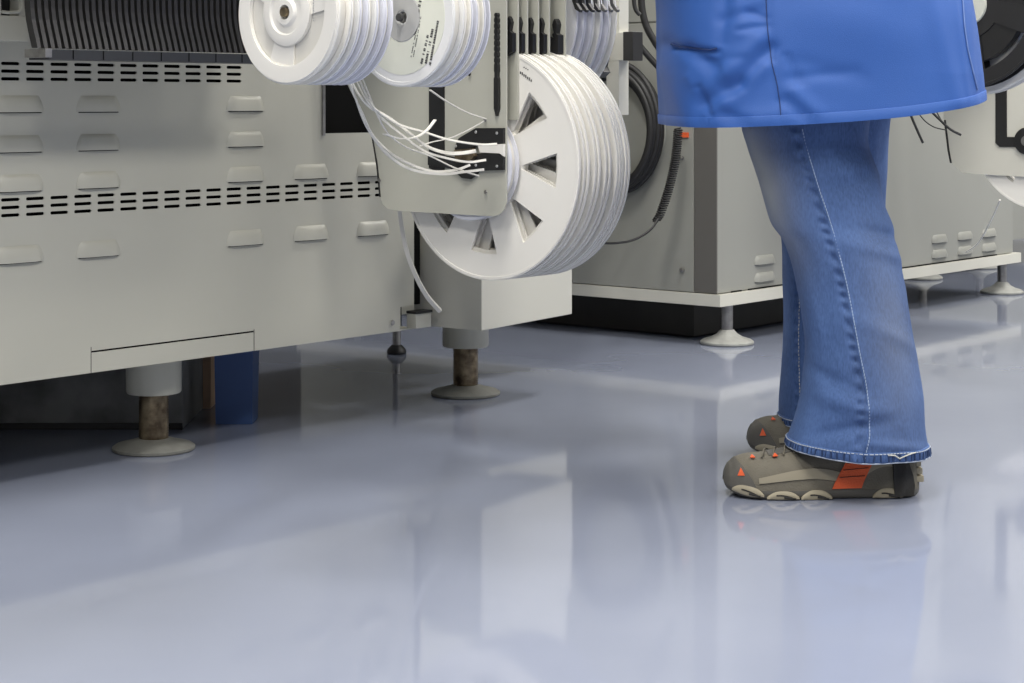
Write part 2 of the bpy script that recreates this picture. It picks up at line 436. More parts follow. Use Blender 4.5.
# toothed black pointer hanging on the plate edge
def pointer(parent, U, pxc, y0, y1, s=1.0, tip=True):
    V, Y = px_U(pxc, U); b = BM(); w = .0042*s
    z0, z1 = zrow(y0, Y), zrow(y1, Y); H = z0-z1; pts = []; n = 9
    prof = [(0, .5), (.02, .9)]
    for k in range(n): t = .04+.5*k/n; prof += [(t, .55), (t+.02, .95), (t+.045, .95)]
    prof += [(.56, 1.0), (.58, .7), (.62, .7), (.64, 1.1), (.93, 1.1), (.96, .6), (1.0, .12)]
    L = [(V-V00-w*k, z0-H*t) for t, k in prof]; Rr = [(V-V00+w*k, z0-H*t) for t, k in prof[::-1]]
    prism(b, L+Rr, -.007, -.0004, 'VZ'); return link('toothed_pointer', b, 'black', parent)
pointer(P1, 2.38, 498.5, 13, 116)
on_plate('edge_shade', [(371,133),(376.5,165),(379.5,197),(381,197),(378,165),(372.5,133)], 'black', P1, d=.001)  # black strip painting the gap shadow along the plate's left edge
plates = [(2.408, 118), (2.432, 60), (2.461, 60), (2.490, 60), (2.534, 60)]
ordn = ['second', 'third', 'fourth', 'fifth', 'rearmost']
for (U, yb), nm in zip(plates, ordn):
    Y = 3.13
    zb = .577 if yb > 100 else .60
    o = [(V00, zb), (2.30, zb), (2.30, 1.30), (V00, 1.30)]
    t = rack_plate(U, None, o, nm + ' rack plate counted from the front, standing among the big white reels', 'rack plates between the reels')
    # black claw on the plate's front side, close to its outer edge
    b = BM(); z0 = .694
    pts = [(.003,z0-.004),(.018,z0-.012),(.03,z0-.010),(.034,z0+.008),(.028,z0+.024),(.020,z0+.018),(.014,z0+.022),(.012,z0+.014),(.008,z0+.028),(.003,z0+.026)]
    d = .010 if nm != 'rearmost' else .016
    prism(b, pts, -d, -.0004, 'VZ', .0006); link('clip', b, 'black', t)
    b = BM(); pts2 = [(.009,.690),(.017,.690),(.018,.708),(.015,.710),(.018,.722),(.015,.724),(.018,.738),(.016,.744),(.013,.748),(.010,.744),(.008,.738),(.011,.724),(.008,.722),(.011,.710),(.008,.708)]
    prism(b, pts2, -d*.8, -.0004, 'VZ'); link('toothed_pointer', b, 'black', t)

# ------------------------------------------------------------------ reels
def flange(bm, R, r0, n_win, wi, wo, half_i, half_o, x0, x1, ph=0.0, nseg=None):
    """disc with a central hole r0 and n_win tapered windows between radii wi and wo (half widths half_i, half_o in radians)"""
    per = 24 if n_win < 8 else 16; q_ = per//3; tot = n_win*per; radii = [r0, wi, wo, R]
    angs = []
    for w in range(n_win):
        base = ph + 2*pi*w/n_win
        angs.append(base)
    def ring(r, x):
        out = []
        for w in range(n_win):
            base = ph + 2*pi*w/n_win
            # half width of the window at this radius
            t = 0 if r <= wi else 1 if r >= wo else (r-wi)/(wo-wi)
            hw = half_i + (half_o-half_i)*t
            na = q_; nb = per-na
            for k in range(na): out.append(base - hw + 2*hw*k/na)
            span = 2*pi/n_win - 2*hw
            for k in range(nb): out.append(base + hw + span*k/nb)
        return [bm.verts.new((x, r*cos(a), r*sin(a))) for a in out]
    A = [ring(r, x0) for r in radii]; B = [ring(r, x1) for r in radii]
    def inwin(k): return (k % per) < q_
    for S in (A, B):
        for i in range(3):
            for k in range(tot):
                if i == 1 and inwin(k): continue
                bm.faces.new((S[i][k], S[i][(k+1)%tot], S[i+1][(k+1)%tot], S[i+1][k]))
    for i in (0, 3):
        for k in range(tot): bm.faces.new((A[i][k], A[i][(k+1)%tot], B[i][(k+1)%tot], B[i][k]))
    for k in range(tot):
        if inwin(k):
            for i in (1, 2): bm.faces.new((A[i][k], A[i][(k+1)%tot], B[i][(k+1)%tot], B[i][k]))
        if inwin(k) != inwin((k-1) % tot):
            bm.faces.new((A[1][k], A[2][k], B[2][k], B[1][k]))

def reel(U, V, z, R, width, style, label, group, matn='reel_white', ph=0.0, roll=.0, name='component_reel', fill=.82):
    t = empty(name, W(U, V, z), PHI, label, 'reel', group); t.rotation_euler = (0, 0, PHI)
    ft = .0022 if style != 'big' else .0042
    def put(nm, b, m, par, sm=True, ang=40):
        bmesh.ops.rotate(b, verts=b.verts, matrix=Matrix.Rotation(roll, 3, 'X')) if roll else None
        return link(nm, b, m, par, sm, ang)
    if style == 'big': args = (8, .38*R, .77*R, .04, .19)
    elif style == 'small': args = (3, .46*R, .74*R, .62, .72)
    else: args = (5, .40*R, .80*R, .30, .42)
    n, wi, wo, hi, ho = args
    r0 = .09*R if style != 'big' else .07*R
    b = BM(); flange(b, R, r0, n, wi, wo, hi, ho, 0, ft, ph); fr = put('front_flange', b, matn, t)
    b = BM(); flange(b, R, r0, n, wi, wo, hi, ho, width-ft, width, ph); put('rear_flange', b, matn, t)
    # core
    cr = .40*R if style != 'small' else .36*R
    b = BM()
    prof_o = [(r0, ft*.5), (cr-.001, ft*.5), (cr-.001, width-ft*.5), (r0, width-ft*.5), (r0, ft*.5)]
    lathe(b, prof_o, 'X', 48, cap=False); put('core', b, matn, t)
    # wound carrier tape
    if style == 'small': fill = .925
    fo = fill*R; fi = cr if style != 'big' else .74*R
    if style == 'big': fo = .85*R
    b = BM(); lathe(b, [(fi, ft+.0006), (fo, ft+.0006), (fo, width-ft-.0006), (fi, width-ft-.0006), (fi, ft+.0006)], 'X', 56, cap=False); put('wound_tape', b, 'tape' if matn != 'reel_black' else 'black', t)
    # raised rim
    b = BM()
    lathe(b, [(R-.0065, .0002), (R-.006, -.0009), (R-.0018, -.0009), (R-.0012, .0002), (R-.0065, .0002)], 'X', 72, cap=False); put('rim', b, matn, fr)
    return t, fr

ZR, VR = .503, 2.070
starts = [(2.4125,.017), (2.4365,.022), (2.4655,.022), (2.4945,.024), (2.5215,.0105), (2.5385,.012)]
nm6 = ['frontmost big white spoked reel, its whole face and eight windows showing', 'second big white spoked reel from the front of the stack', 'third big white spoked reel from the front of the stack',
       'fourth big white spoked reel from the front of the stack', 'last but one big white spoked reel, close before the rearmost', 'rearmost big white spoked reel of the stack, farthest right']
for k, ((u, w), nm) in enumerate(zip(starts, nm6)):
    t, fr = reel(u, VR, ZR, .195, w, 'big', nm, 'big white reels', 'reel_white', ph=math.radians(3)+ (0 if k == 0 else random.uniform(-.35,.35)))
    if k == 0:
        # tiny print beside the upper window
        b = BM()
        for q in range(7):
            y = -.072-.0038*q; z = .152-.0022*q
            box(b, -.0006, -.0001, y-.0014, y+.0008, z-.002, z+.002+.001*(q%2))
        for q in range(3):
            y = -.080-.004*q; box(b, -.0006, -.0001, y-.0012, y+.0012, .160-.002*q, .1615-.002*q)
        link('print', b, 'ink', fr)
# bluish smaller reel between the first two plates
reel(2.3850, 2.088, ZR, .094, .020, 'small', 'smaller bluish reel edge peeping out behind the front rack plate', None, 'reel_blue')
b = BM(); lathe(b, [(.0115, 0), (.012, .001), (.012, .199), (.0115, .200)], 'X', 24)
s = link('reel_spindle', b, 'steel', None, True); s.location = W(2.385, 2.07, ZR); s.rotation_euler = (0,0,PHI)
tag(s, 'steel spindle rod running through the hubs of the big white reels', 'rod')

# the two stacks of seven inch reels
def small_stack(Ustart, V, z, specs, who, R, first_label, hang):
    u = Ustart
    for k, (w, mt) in enumerate(specs):
        lab = first_label if k == 0 else '%s white reel behind the front one in the %s stack' % (['', 'first', 'second', 'third', 'fourth', 'fifth', 'sixth'][k], who)
        t, fr = reel(u, V, z, R, w, 'small', lab, 'small reels in the %s stack' % who, mt, ph=-.35+(.25*k), roll=0)
        if k == 0: first = (t, fr)
        u += w + .0012
    b = BM(); lathe(b, [(.0055, 0), (.006, .001), (.006, u-Ustart+.062), (.0055, u-Ustart+.063)], 'X', 20)
    s = link('reel_rod', b, 'steel', None, True); s.location = W(Ustart+.003, V, z); s.rotation_euler = (0,0,PHI)
    tag(s, 'thin steel rod through the hubs of the %s stack of small reels' % who, 'rod')
    return first, u
Z1 = .717
(t1, fr1), ue = small_stack(1.604, 1.697, Z1, [(.020,'reel_white'),(.0135,'reel_grey'),(.0135,'reel_blue'),(.0135,'reel_grey'),(.0135,'reel_blue'),(.0135,'reel_blue')], 'upper left', .0885,
    'frontmost small white reel at top, moulded face with sunken hub', True)
# moulded face details of the first reel
b = BM(); lathe(b, [(.040,.001),(.041,-.003),(.036,-.0045),(.028,-.0045),(.026,-.002),(.018,-.002),(.015,-.006),(.009,-.006),(.008,.000),(.0079,.0005)], 'X', 48, cap=False); link('hub_ring', b, 'reel_white', fr1, True)
b = BM(); lathe(b, [(.0062,-.004),(.0056,-.0085)], 'X', 20); link('hub_nut', b, 'brass', t1, True)
b = BM()
for k in range(13): box(b, -.0007, 0, -.0455, -.0445+.0006*(k%2), -.012+.0030*k, -.0105+.0030*k)
link('embossed_marks', b, 'hub_grey', fr1)
b = BM(); lathe(b, [(.0885*.745,.0005),(.0885*.745,-.0028),(.0885*.80,-.0032),(.0885*.97,-.0028),(.0885*.975,.0005)], 'X', 72, cap=False); link('face_ring', b, 'reel_white', fr1, True)
(t2, fr2), ue2 = small_stack(1.766, 1.658, .715, [(.020,'reel_grey'),(.0113,'reel_white'),(.0113,'reel_blue'),(.0113,'reel_white'),(.0113,'reel_blue')], 'middle', .0885,
    'small white reel with grey hub and printed paper label, frontmost of the middle stack', True)
b = BM(); lathe(b, [(.009,.000),(.010,-.001),(.030,-.001),(.031,.0002)], 'X', 40, cap=False); link('hub_disc', b, 'hub_grey', fr2, True)
b = BM(); lathe(b, [(.0055,-.003),(.005,-.007)], 'X', 16); link('hub_nut', b, 'ink', t2, True)
# paper label: ring sector with rows of fine print
b = BM(); lathe(b, [(.0315,.0001),(.0315,-.0005),(.073,-.0005),(.073,.0001)], 'X', 56, cap=False)
lb = link('paper_label', b, 'label', fr2, True)
b = BM()
def dashrow(p0, p1, h, seed, gap=.25):
    rnd = random.Random(seed); d = Vector(p1)-Vector(p0); L = d.length; d.normalize(); nrm = Vector((-d.y, d.x)); s = 0
    while s < L:
        w = rnd.uniform(.0008,.0022)
        if rnd.random() > gap:
            q0 = Vector(p0)+d*s; c = [q0-nrm*h/2, q0+d*w-nrm*h/2, q0+d*w+nrm*h/2, q0+nrm*h/2]
            lo = [b.verts.new((-.0006, p.x, p.y)) for p in c]; hi = [b.verts.new((-.0009, p.x, p.y)) for p in c]
            b.faces.new(hi)
            for i in range(4): b.faces.new((lo[i], lo[(i+1)%4], hi[(i+1)%4], hi[i]))
        s += w + .0006
dashrow((-.0345,.030), (-.021,-.022), .0042, 1, .1)
dashrow((-.030,.0), (-.016,-.050), .0012, 2); dashrow((-.033,.0), (-.020,-.050), .0012, 3)
dashrow((-.046,-.020), (-.034,-.058), .0034, 4); dashrow((-.053,-.016), (-.041,-.060), .0036, 5); dashrow((-.062,-.006), (-.048,-.062), .0032, 6)
link('fine_print', b, 'ink', lb)
# hangers that carry the rods, rising out of view between the reels and the machine
for (u, v, z, who) in ((ue+.03, 1.697, Z1, 'upper left'), (ue2+.03, 1.658, .715, 'middle')):
    t = empty('reel_hanger', W(u, v, z), PHI, 'hanger bar that carries the %s stack of small reels' % who, 'hanger')
    b = BM(); box(b, 0, .006, -.012, .012, -.014, .50, .001); link('upright', b, 'rack', t)
    b = BM(); box(b, 0, .006, -.012, 2.6-v, .50, .53, .001); link('arm', b, 'rack', t)
# row of grey clips above the middle stack
for k in range(4):
    b = BM()
    prism(b, [(0,0),(.004,-.012),(.010,-.016),(.012,-.012),(.008,-.002),(.010,.05),(.002,.05)], 0, .006, 'VZ', .0006)
    o = link('feeder_clip', b, 'wire'); o.location = W(1.792+.0165*k, 1.552, .7505-.002*k+.016); o.rotation_euler = (0,0,PHI)
    tag(o, 'grey spring clip on top of the middle stack of small reels', 'clip', 'clips above the middle reels')
# third, bluish stack behind the plates
u = 2.600
for k in range(5):
    mt = ['reel_blue','reel_blue','reel_grey','reel_blue','reel_grey'][k]
    reel(u, 2.19, .757, .165, .020, 'mid', '%s bluish reel in the stack behind the rack plates, above the big reels' % ['frontmost','second','middle','fourth','rearmost'][k], 'bluish reels behind the plates', mt, ph=.3*k)
    u += .0235
b = BM(); lathe(b, [(.0095, 0), (.010, .001), (.010, .224), (.0095, .225)], 'X', 24)
s = link('reel_rod', b, 'steel', None, True); s.location = W(2.585, 2.19, .757); s.rotation_euler = (0,0,PHI)
tag(s, 'steel rod through the bluish reels behind the rack plates', 'rod')
for k in range(7):
    U = 2.585 + .021*k
    V, Y = px_U(572+6.2*k, U)
    b = BM()
    prism(b, [(0,0),(-.006,-.014),(-.016,-.020),(-.018,-.016),(-.008,-.004),(-.004,.06),(.006,.06)], 0, .008, 'VZ', .0006)
    o = link('feeder_clip', b, 'wire' if k > 3 else 'black'); o.location = W(U, V, .825-.30*0+ (zrow(8, Y)-.825) + .012); o.rotation_euler = (0,0,PHI)
    tag(o, 'dark spring clip above the bluish reels behind the rack plates', 'clip', 'clips above the bluish reels')
b = BM()
prism(b, [(0,0),(.012,-.010),(.024,-.008),(.022,.012),(.010,.030),(.002,.026),(.008,.010)], 0, .02, 'VZ', .001)
o = link('feeder_clip', b, 'black'); o.location = at(604, 72, 3.42); o.rotation_euler = (0,0,PHI)
tag(o, 'black hooked clip between bluish reel and white post', 'clip')

# post with black capped arm
uu, YY = px_V(617.5, 2.10)
po = empty('rack_post', W(uu, 2.10, 0), PHI, 'pale vertical rack post with black capped cross arm right of the reels', 'post')
z0 = zrow(115, YY)
b = BM(); box(b, -.015, .015, -.0145, .0145, z0, 1.30, .0012); link('upright', b, 'paint_light', po)
za, zb_ = zrow(60.5, YY), zrow(33, YY)
b = BM(); box(b, -.0178, .0135, -.027, .09, za, zb_, .001); link('cross_arm', b, 'paint_light', po)
b = BM(); box(b, -.019, .012, -.049, -.0265, za-.001, zb_+.001, .0015); link('end_cap', b, 'black', po)

# ------------------------------------------------------------------ carrier tapes hanging from the small reels
def strand(pts, w=.0016, h=.0009, label='', name='carrier_tape', m='tape', grp='loose carrier tape ends'):
    """pts: (px, py, Y) seen points"""
    P3 = spline([at(*p) for p in pts], 10)
    b = BM(); tube(b, P3, 0, 4, flat=(w, h)); c = P3[0]
    for v in b.verts: v.co -= c
    o = link(name, b, m, None, True, 80); o.location = c
    tag(o, label, 'tape', grp); return o
Ya_, Yb_ = 2.42, 3.07
S = [
 ([(345,62,2.47),(354,86,2.47),(368,105,2.5),(392,120,2.7),(412,135,2.85),(428,147,2.95),(447,153,3.03),(462,153,3.05),(476,151,3.06)], .0030, 'widest white tape curving from the small reels to the upper bracket'),
 ([(350,62,2.48),(359,86,2.48),(372,106,2.5),(398,124,2.7),(424,132,2.9),(450,140,3.0),(480,144.5,3.06),(497,144,3.075)], .0018, 'white tape ending highest at the upper bracket edge'),
 ([(353,62,2.49),(363,88,2.49),(378,114,2.55),(402,135,2.75),(424,151,2.92),(446,158,3.02),(468,162,3.05),(486,160,3.06)], .0018, 'white tape crossing the lower bracket in a shallow curve'),
 ([(342,62,2.47),(351,88,2.47),(362,112,2.5),(375,138,2.62),(398,158,2.8),(430,171,2.95),(455,170,3.03),(470,165,3.05)], .0020, 'white tape sagging low and rising to the lower bracket'),
 ([(344,62,2.47),(353,90,2.47),(366,125,2.55),(385,152,2.7),(410,169,2.85),(440,174,2.97),(463,172,3.04),(484,169.5,3.06)], .0020, 'lowest hanging white tape ending beside the lower bracket'),
 ([(356,62,2.49),(367,90,2.5),(384,128,2.6),(404,146,2.78),(430,156,2.94),(455,168,3.03),(479,176,3.06)], .0014, 'thin white tape ending in a loose tail below the lower bracket'),
 ([(384,134,2.62),(400,138.5,2.7),(416,137,2.78),(427,130,2.85),(435,120,2.9)], .0024, 'short white tape end kinked upwards over the black strip'),
 ([(430,90,2.95),(446,101,3.0),(466,112,3.05),(486,119,3.075)], .0016, 'white tape running from the middle reels to a rivet'),
 ([(484,121,3.075),(468,130,3.06),(450,138,3.04),(432,142,3.0),(420,146,2.95)], .0014, 'white tape running down left from the rivet'),
]
for pts, w, lab in S: strand(pts, w, .0008, lab)
strand([(399,205,3.36),(402,228,3.37),(407,252,3.38),(416,276,3.40),(427,296,3.42),(440,311,3.44)], .0036, .0036, 'single pale tape tail hanging below the front rack plate')

# ------------------------------------------------------------------ row of dark chutes top left
VC = 2.30
ustart, Yc = px_V(30, VC); uend, _ = px_V(262, VC)
def chute_mesh():
    b = BM(); d = .018; out = []; inn = []
    prof = [(0,.268),(0,.075),(-.001,.058),(-.004,.042),(-.009,.026),(-.014,.012),(-.018,0)]
    L = [(v, z) for v, z in prof]; R_ = [(v+.014, z) for v, z in prof[::-1]]
    prism(b, L+R_, 0, .0068, 'VZ', .0006); return b
base = link('feeder_chute', chute_mesh(), 'chute')
zch = zrow(47.5, 2.72)
n = 0; u = ustart; grp = 'dark feeder chutes in a row'
while u < uend:
    o = base if n == 0 else base.copy()
    if n: COL.objects.link(o)
    o.location = W(u, VC, zch); o.rotation_euler = (0,0,PHI)
    tag(o, 'dark grey chute with outward curved lower end in the row at upper left', 'chute', grp)
    u += .0122; n += 1
rl = empty('chute_rail', W(ustart+.012, VC, zch-.0165), PHI, 'dark rail below the row of chutes, its left end lighter', 'rail')
b = BM(); box(b, .008, uend-ustart+.02, -.018, .03, 0, .0150, .001); link('bar', b, 'rail', rl)
b = BM(); box(b, 0, .012, -.020, .03, .003, .0160, .001); link('end_bracket', b, 'steel', rl)
for k in range(9):
    b = BM(); box(b, .05+.055*k, .0515+.055*k, -.0188, -.0182, .001, .0145); link('joint_line', b, 'dark_inside', rl)
# guard box at the far left of the row
gu, gY = px_V(-60, 2.40); gu2, _ = px_V(30, 2.40)
gd = empty('guard_frame', W(gu, 2.40, 0), PHI, 'beige guard frame with dark window at the upper left corner', 'guard')
zg = zrow(38, gY+.05)
Lg = gu2-gu
b = BM(); box(b, 0, Lg, 0, .06, zg-.003, zg+.035, .002); box(b, Lg-.020, Lg-.002, 0, .06, zg+.035, 0.955, .002); box(b, 0, .105, 0, .05, zg+.035, 0.955, .002); link('frame', b, 'paint', gd)
b = BM(); box(b, .105, Lg-.022, .02, .05, zg+.035, 0.955, .001); link('window', b, 'black', gd)
b = BM(); tube(b, spline([(.125,-.002,.95),(.128,-.002,zg+.12),(.14,-.002,zg+.05),(.12,-.002,zg+.04),(.105,-.002,zg+.04)],6), .0025, 8); link('wire_edge', b, 'paint', gd, True)

# things standing in the dark below the left machine
def storage_box(name, px0, px1, py, Y, h, m, label, cat, d=.25, lip=True):
    a0, a1 = (px0-512)/F*Y, (px1-512)/F*Y
    t = empty(name, ((a0+a1)/2, Y, 0), 0, label, cat); w = (a1-a0)/2
    b = BM()
    pts = [(-w*.94,0),(w*.94,0),(w,d*0+h),(-w,h)]
    vs = []
    for (y, s) in ((0,1),(d,1)):
        for x, z in pts: vs.append(b.verts.new((x, y+(0 if z else .006*(1 if y==0 else -1)), z+.0005)))
    b.faces.new(vs[:4]); b.faces.new(vs[4:][::-1])
    for i in range(4): b.faces.new((vs[i], vs[(i+1)%4], vs[4+(i+1)%4], vs[4+i]))
    link('body', b, m, t)
    if lip:
        b = BM(); box(b, -w-.002, w+.002, -.004, d+.004, h-.018, h+.0005, .002); link('rim', b, m, t)
    else:
        b = BM(); box(b, -w-.001, w+.001, -.0015, d*.5, h, h+.003); link('flap', b, m, t)
    return t
storage_box('storage_bin', 214, 253, 425, 1159/325.0, .155, 'crate_blue', 'blue plastic storage bin on the floor below the left machine', 'bin', .09)
storage_box('carton', 178, 211, 412, 1159/312.0+.03, .14, 'carton', 'brown cardboard carton on the floor left of the blue bin', 'box', .2, False)
pl = empty('floor_duct', (-1.02, 3.52, 0), .0, 'long dark scuffed sheet metal duct lying under the left machine', 'duct')
b = BM(); box(b, -.6, .41, 0, .30, .0, .150, .004); link('cover', b, 'plinth', pl)
b = BM(); box(b, -.6, .41, -.004, .0, .0, .012, .001); link('foot_strip', b, 'black', pl)

# ------------------------------------------------------------------ right machine
V2, U2 = 2.604, 3.914; ZB2 = .10
m2 = empty('assembly_machine', W(U2, V2, 0), PHI, 'beige assembly machine behind the person, grey-shaded end panel towards the reels', 'machine')
LEN = px_V(1017, V2)[0]-U2; DEP = 1.5
b = BM(); box(b, 0, LEN+.03, 0, DEP, ZB2, ZB2+.030, .001); link('base_frame', b, 'paint_light', m2)
b = BM(); box(b, .007, LEN-.004, .012, DEP-.01, ZB2+.032, 1.15, .002); link('body', b, 'paint_shaded', m2)
b = BM(); box(b, .0055, .30, .010, .02, ZB2+.032, 1.15); box(b, .0045, .0075, .0095, .155, ZB2+.032, 1.15); 
b.free()
ve, _ = px_U(693.5, U2); 
b = BM(); box(b, .0035, .0068, .0125, ve-V2, ZB2+.032, 1.15, .0008); link('corner_strip', b, 'paint_dark', m2)
b = BM(); box(b, .002, .0068, ve-V2+.002, DEP-.02, ZB2+.032, zrow(26, 5.0), .001); link('end_panel', b, 'paint_shaded', m2)
b = BM(); box(b, .002, .0068, ve-V2+.002, DEP-.02, zrow(24.5, 5.0), 1.15, .001); link('upper_end_panel', b, 'paint_shaded', m2)
b = BM(); box(b, .05, .72, -.45, .0, .96, 1.10, .004); link('shading_overhang', b, 'paint_shaded', m2)  # unseen overhang added here too, to darken the right machine's front
# latch / lock on the end panel
for sx, sy, r in ((682.5, 270, .006), (682, 158, .005)):
    V, Y = px_U(sx, U2); z = zrow(sy, Y)
    b = BM(); lathe(b, [(r,.001),(r,-.005),(r*.7,-.006)], 'X', 16, (0, V-V2, z)); link('lock', b, 'steel', m2, True)
V, Y = px_U(684, U2)
b = BM(); box(b, -.003, .001, V-V2-.014, V-V2+.014, zrow(137.5, Y), zrow(132, Y)-.001, .0005); link('warning_tab', b, 'orange', m2)
# dark slot in the seam above the base
for (a, c) in ((735, 745), (752, 1000)):
    ua_, _ = px_V(a, V2); ub2, _ = px_V(c, V2)
    b = BM(); box(b, ua_-U2, min(ub2-U2, LEN-.01), .0095, .013, ZB2+.0305, ZB2+.0335); link('seam', b, 'dark_inside', m2)
ul = [px_V(p, V2)[0] for p in (768.5, 943, 968.5, 992.5)]
pit = ul[2]-ul[1]
cols = ul
for u in cols:
    for z in (.192, .148): louver(m2, u-U2, .012, z, .098, .023, .009, m='paint_shaded')
# circular cover behind the cable coil
V, Y = px_U(640, U2)
b = BM(); zc = zrow(131, Y); lathe(b, [(.125,.001),(.124,-.012),(.118,-.015),(.05,-.016)], 'X', 56, (0, V-V2+.045, zc)); 
link('round_cover', b, 'paint_shaded', m2, True)
foot(m2, (.078, .031), 'flare', ZB2); foot(m2, (px_V(1002, V2+.056)[0]-U2, .056), 'flare', ZB2)
foot(m2, (.1, DEP-.12), 'flare', ZB2); foot(m2, (LEN-.1, DEP-.12), 'flare', ZB2)
b = BM(); box(b, .12, LEN*.62, .16, DEP-.15, .004, ZB2, .002); link('shade_block', b, 'underbody_shade', m2)  # dark block added to stand for the shadow under the machine

# black cable coil hanging on the end panel
cc = empty('cable_coil', W(U2, V, zc), PHI, 'thick coil of black cable hanging on the grey-shaded end panel behind the reels', 'cable')
Vc, Yc2 = px_U(616, U2-.03)
for k, (Rc, dx, dy, dz, rr) in enumerate(((.168,-.022,0,0,.0105),(.164,-.046,.001,.002,.010),(.157,-.058,-.003,-.002,.010),(.160,-.034,.004,-.003,.0088),(.172,-.038,-.002,.006,.0088),(.150,-.024,.003,.004,.0088),(.153,-.044,.002,-.008,.0088),(.163,-.050,-.004,.002,.0085))):
    b = BM(); pts = []
    for q in range(49):
        a = 2*pi*q/48 ; e = 1+.012*sin(3*a+k)
        pts.append((dx+.004*sin(2*a+k), Vc-V+dy+Rc*.79*e*cos(a), dz+.006+Rc*.93*e*sin(a)))
    tube(b, pts, rr, 8); link('cable_turn', b, 'black_rubber', cc, True, 80)
def cable(pts, r, label, m='black_rubber', name='cable', grp=None, cat='cable'):
    P3 = spline([at(*p) for p in pts], 10); b = BM(); tube(b, P3, r, 8); c = P3[0].copy()
    for v in b.verts: v.co -= c
    o = link(name, b, m, None, True, 80); o.location = c; tag(o, label, cat, grp); return o
cable([(641,-60,4.5),(641,-5,4.5),(645,22,4.5),(655,42,4.5),(668,60,4.5)], .0085, 'thick black cable curving down from above beside the blue smock')
cable([(640,46,4.5),(650,58,4.5),(662,72,4.5),(675,95,4.5)], .0075, 'black cable running from the capped arm towards the smock')
cable([(634,-30,4.4),(634,0,4.4),(636,10,4.4),(640,15,4.4)], .005, 'short black cable end hanging above the capped arm')
# coiled cord
cs = []
for k in range(12): 
    t = k/11; cs.append(at(678-1.5*t-18*t*t*.95, 128+88*t, 4.66-.02*t))
cs.append(at(655, 222, 4.63))
cs = spline(cs, 8); pts = []; turns = 42; tot = len(cs)-1
NP = turns*12
for i in range(NP+1):
    f = i/NP*tot; i0 = min(int(f), tot-1); p = cs[i0].lerp(cs[i0+1], f-i0); a = 2*pi*i/12
    rad = .0100 if i > 6 and i < NP-8 else .006
    pts.append(p + Vector((cos(a)*rad, sin(a)*rad, 0)))
b = BM(); tube(b, pts, .0021, 6); c = pts[0].copy()
for v in b.verts: v.co -= c
o = link('spiral_cord', b, 'black_rubber', None, True, 80); o.location = c; tag(o, 'coiled dark spiral cord hanging down the grey-shaded end panel', 'cord')
cable([(658,219,4.62),(652,228,4.6),(640,237,4.58),(625,242,4.55),(605,243,4.5),(590,238,4.46)], .0030, 'thin grey wire curving from the spiral cord to behind the reels', 'black_rubber', cat='wire')

# ------------------------------------------------------------------ reel rack of the right machine
UR = px_V(945, 2.42)[0]
rp = plate_outline(UR, [(936,-60),(944,128),(948,152),(953,165),(962,172.5),(975,174),(1100,181),(1108,175),(1110,160),(1110,-60)])
VR0 = 2.15
t = empty('rack_plate', W(UR, VR0, 0), PHI, 'pale rack plate with rounded corner and black slotted bracket at right edge', 'rack plate')
b = BM(); prism(b, [(V-VR0, z) for V, z in rp], 0, .004, 'VZ', .0006); link('plate', b, 'paint_light', t)
def on_r(name, pts, m, d=.004, off=0):
    o = plate_outline(UR, pts); b = BM(); prism(b, [(V-VR0, z) for V, z in o], -d-off, -off-.0002, 'VZ', .0004); return link(name, b, m, t)
on_r('black_strip', [(996,60),(996,143),(1000,147),(1022,147),(1022,137),(1007,137),(1007,60)], 'black')
V, Y = px_U(1028, UR); b = BM(); lathe(b, [(.036,-.001),(.036,-.008),(.03,-.010)], 'X', 32, (0, V-VR0, zrow(141, Y))); bk = link('round_bracket', b, 'black', t, True)
b = BM(); lathe(b, [(.014,-.010),(.014,-.013)], 'X', 20, (0, V-VR0, zrow(141, Y))); link('boss', b, 'steel', bk, True)
on_r('edge_shade', [(944,120),(947.5,150),(950,163),(952,163),(949.5,150),(946,120)], 'black', .001)  # painted gap shadow again, as a black strip on this plate
Vw, Yw = px_U(1046, UR+.03)
t_, f_ = reel(UR+.012, Vw, zrow(136, Yw), .197, .03, 'big', 'large white reel behind the rack plate at the right edge', 'big reels of right machine', 'reel_white')
on = W(UR+.006, Vw, zrow(136, Yw))
b = BM(); lathe(b, [(.011,0),(.011,.12)], 'X', 20); s = link('reel_spindle', b, 'steel', None, True); s.location = on; s.rotation_euler = (0,0,PHI); tag(s, 'steel spindle behind the rack plate at the right edge', 'rod')
# black and white upper reels at right
Ub = 3.71
Vb, Yb3 = px_U(968, Ub)
tblack, f_ = reel(Ub, Vb, zrow(5, Yb3), .176, .030, 'mid', 'black reel with a big window at the top right edge', None, 'reel_black', ph=-2.26, fill=.70)
reel(Ub+.034, Vb, zrow(5, Yb3), .190, .030, 'mid', 'white reel just behind the black one at the top right', None, 'reel_grey', ph=-2.1)
b = BM(); lathe(b, [(.012,0),(.012,.16)], 'X', 20); s = link('reel_rod', b, 'steel', None, True); s.location = W(Ub-.02, Vb, zrow(5, Yb3)); s.rotation_euler = (0,0,PHI); tag(s, 'rod through the black and white reels at top right', 'rod')
b = BM(); lathe(b, [(.042,-.006),(.043,-.002),(.043,.001)], 'X', 40); link('hub_cover', b, 'label', tblack, True)
t_ = empty('reel_hanger', W(Ub+.08, Vb, zrow(5, Yb3)), PHI, 'hanger bar carrying the black reel at top right', 'hanger')
b = BM(); box(b, 0, .006, -.012, .012, -.014, .45, .001); link('upright', b, 'rack', t_)
b = BM(); box(b, 0, .006, -.012, .55, .45, .48, .001); link('arm', b, 'rack', t_)
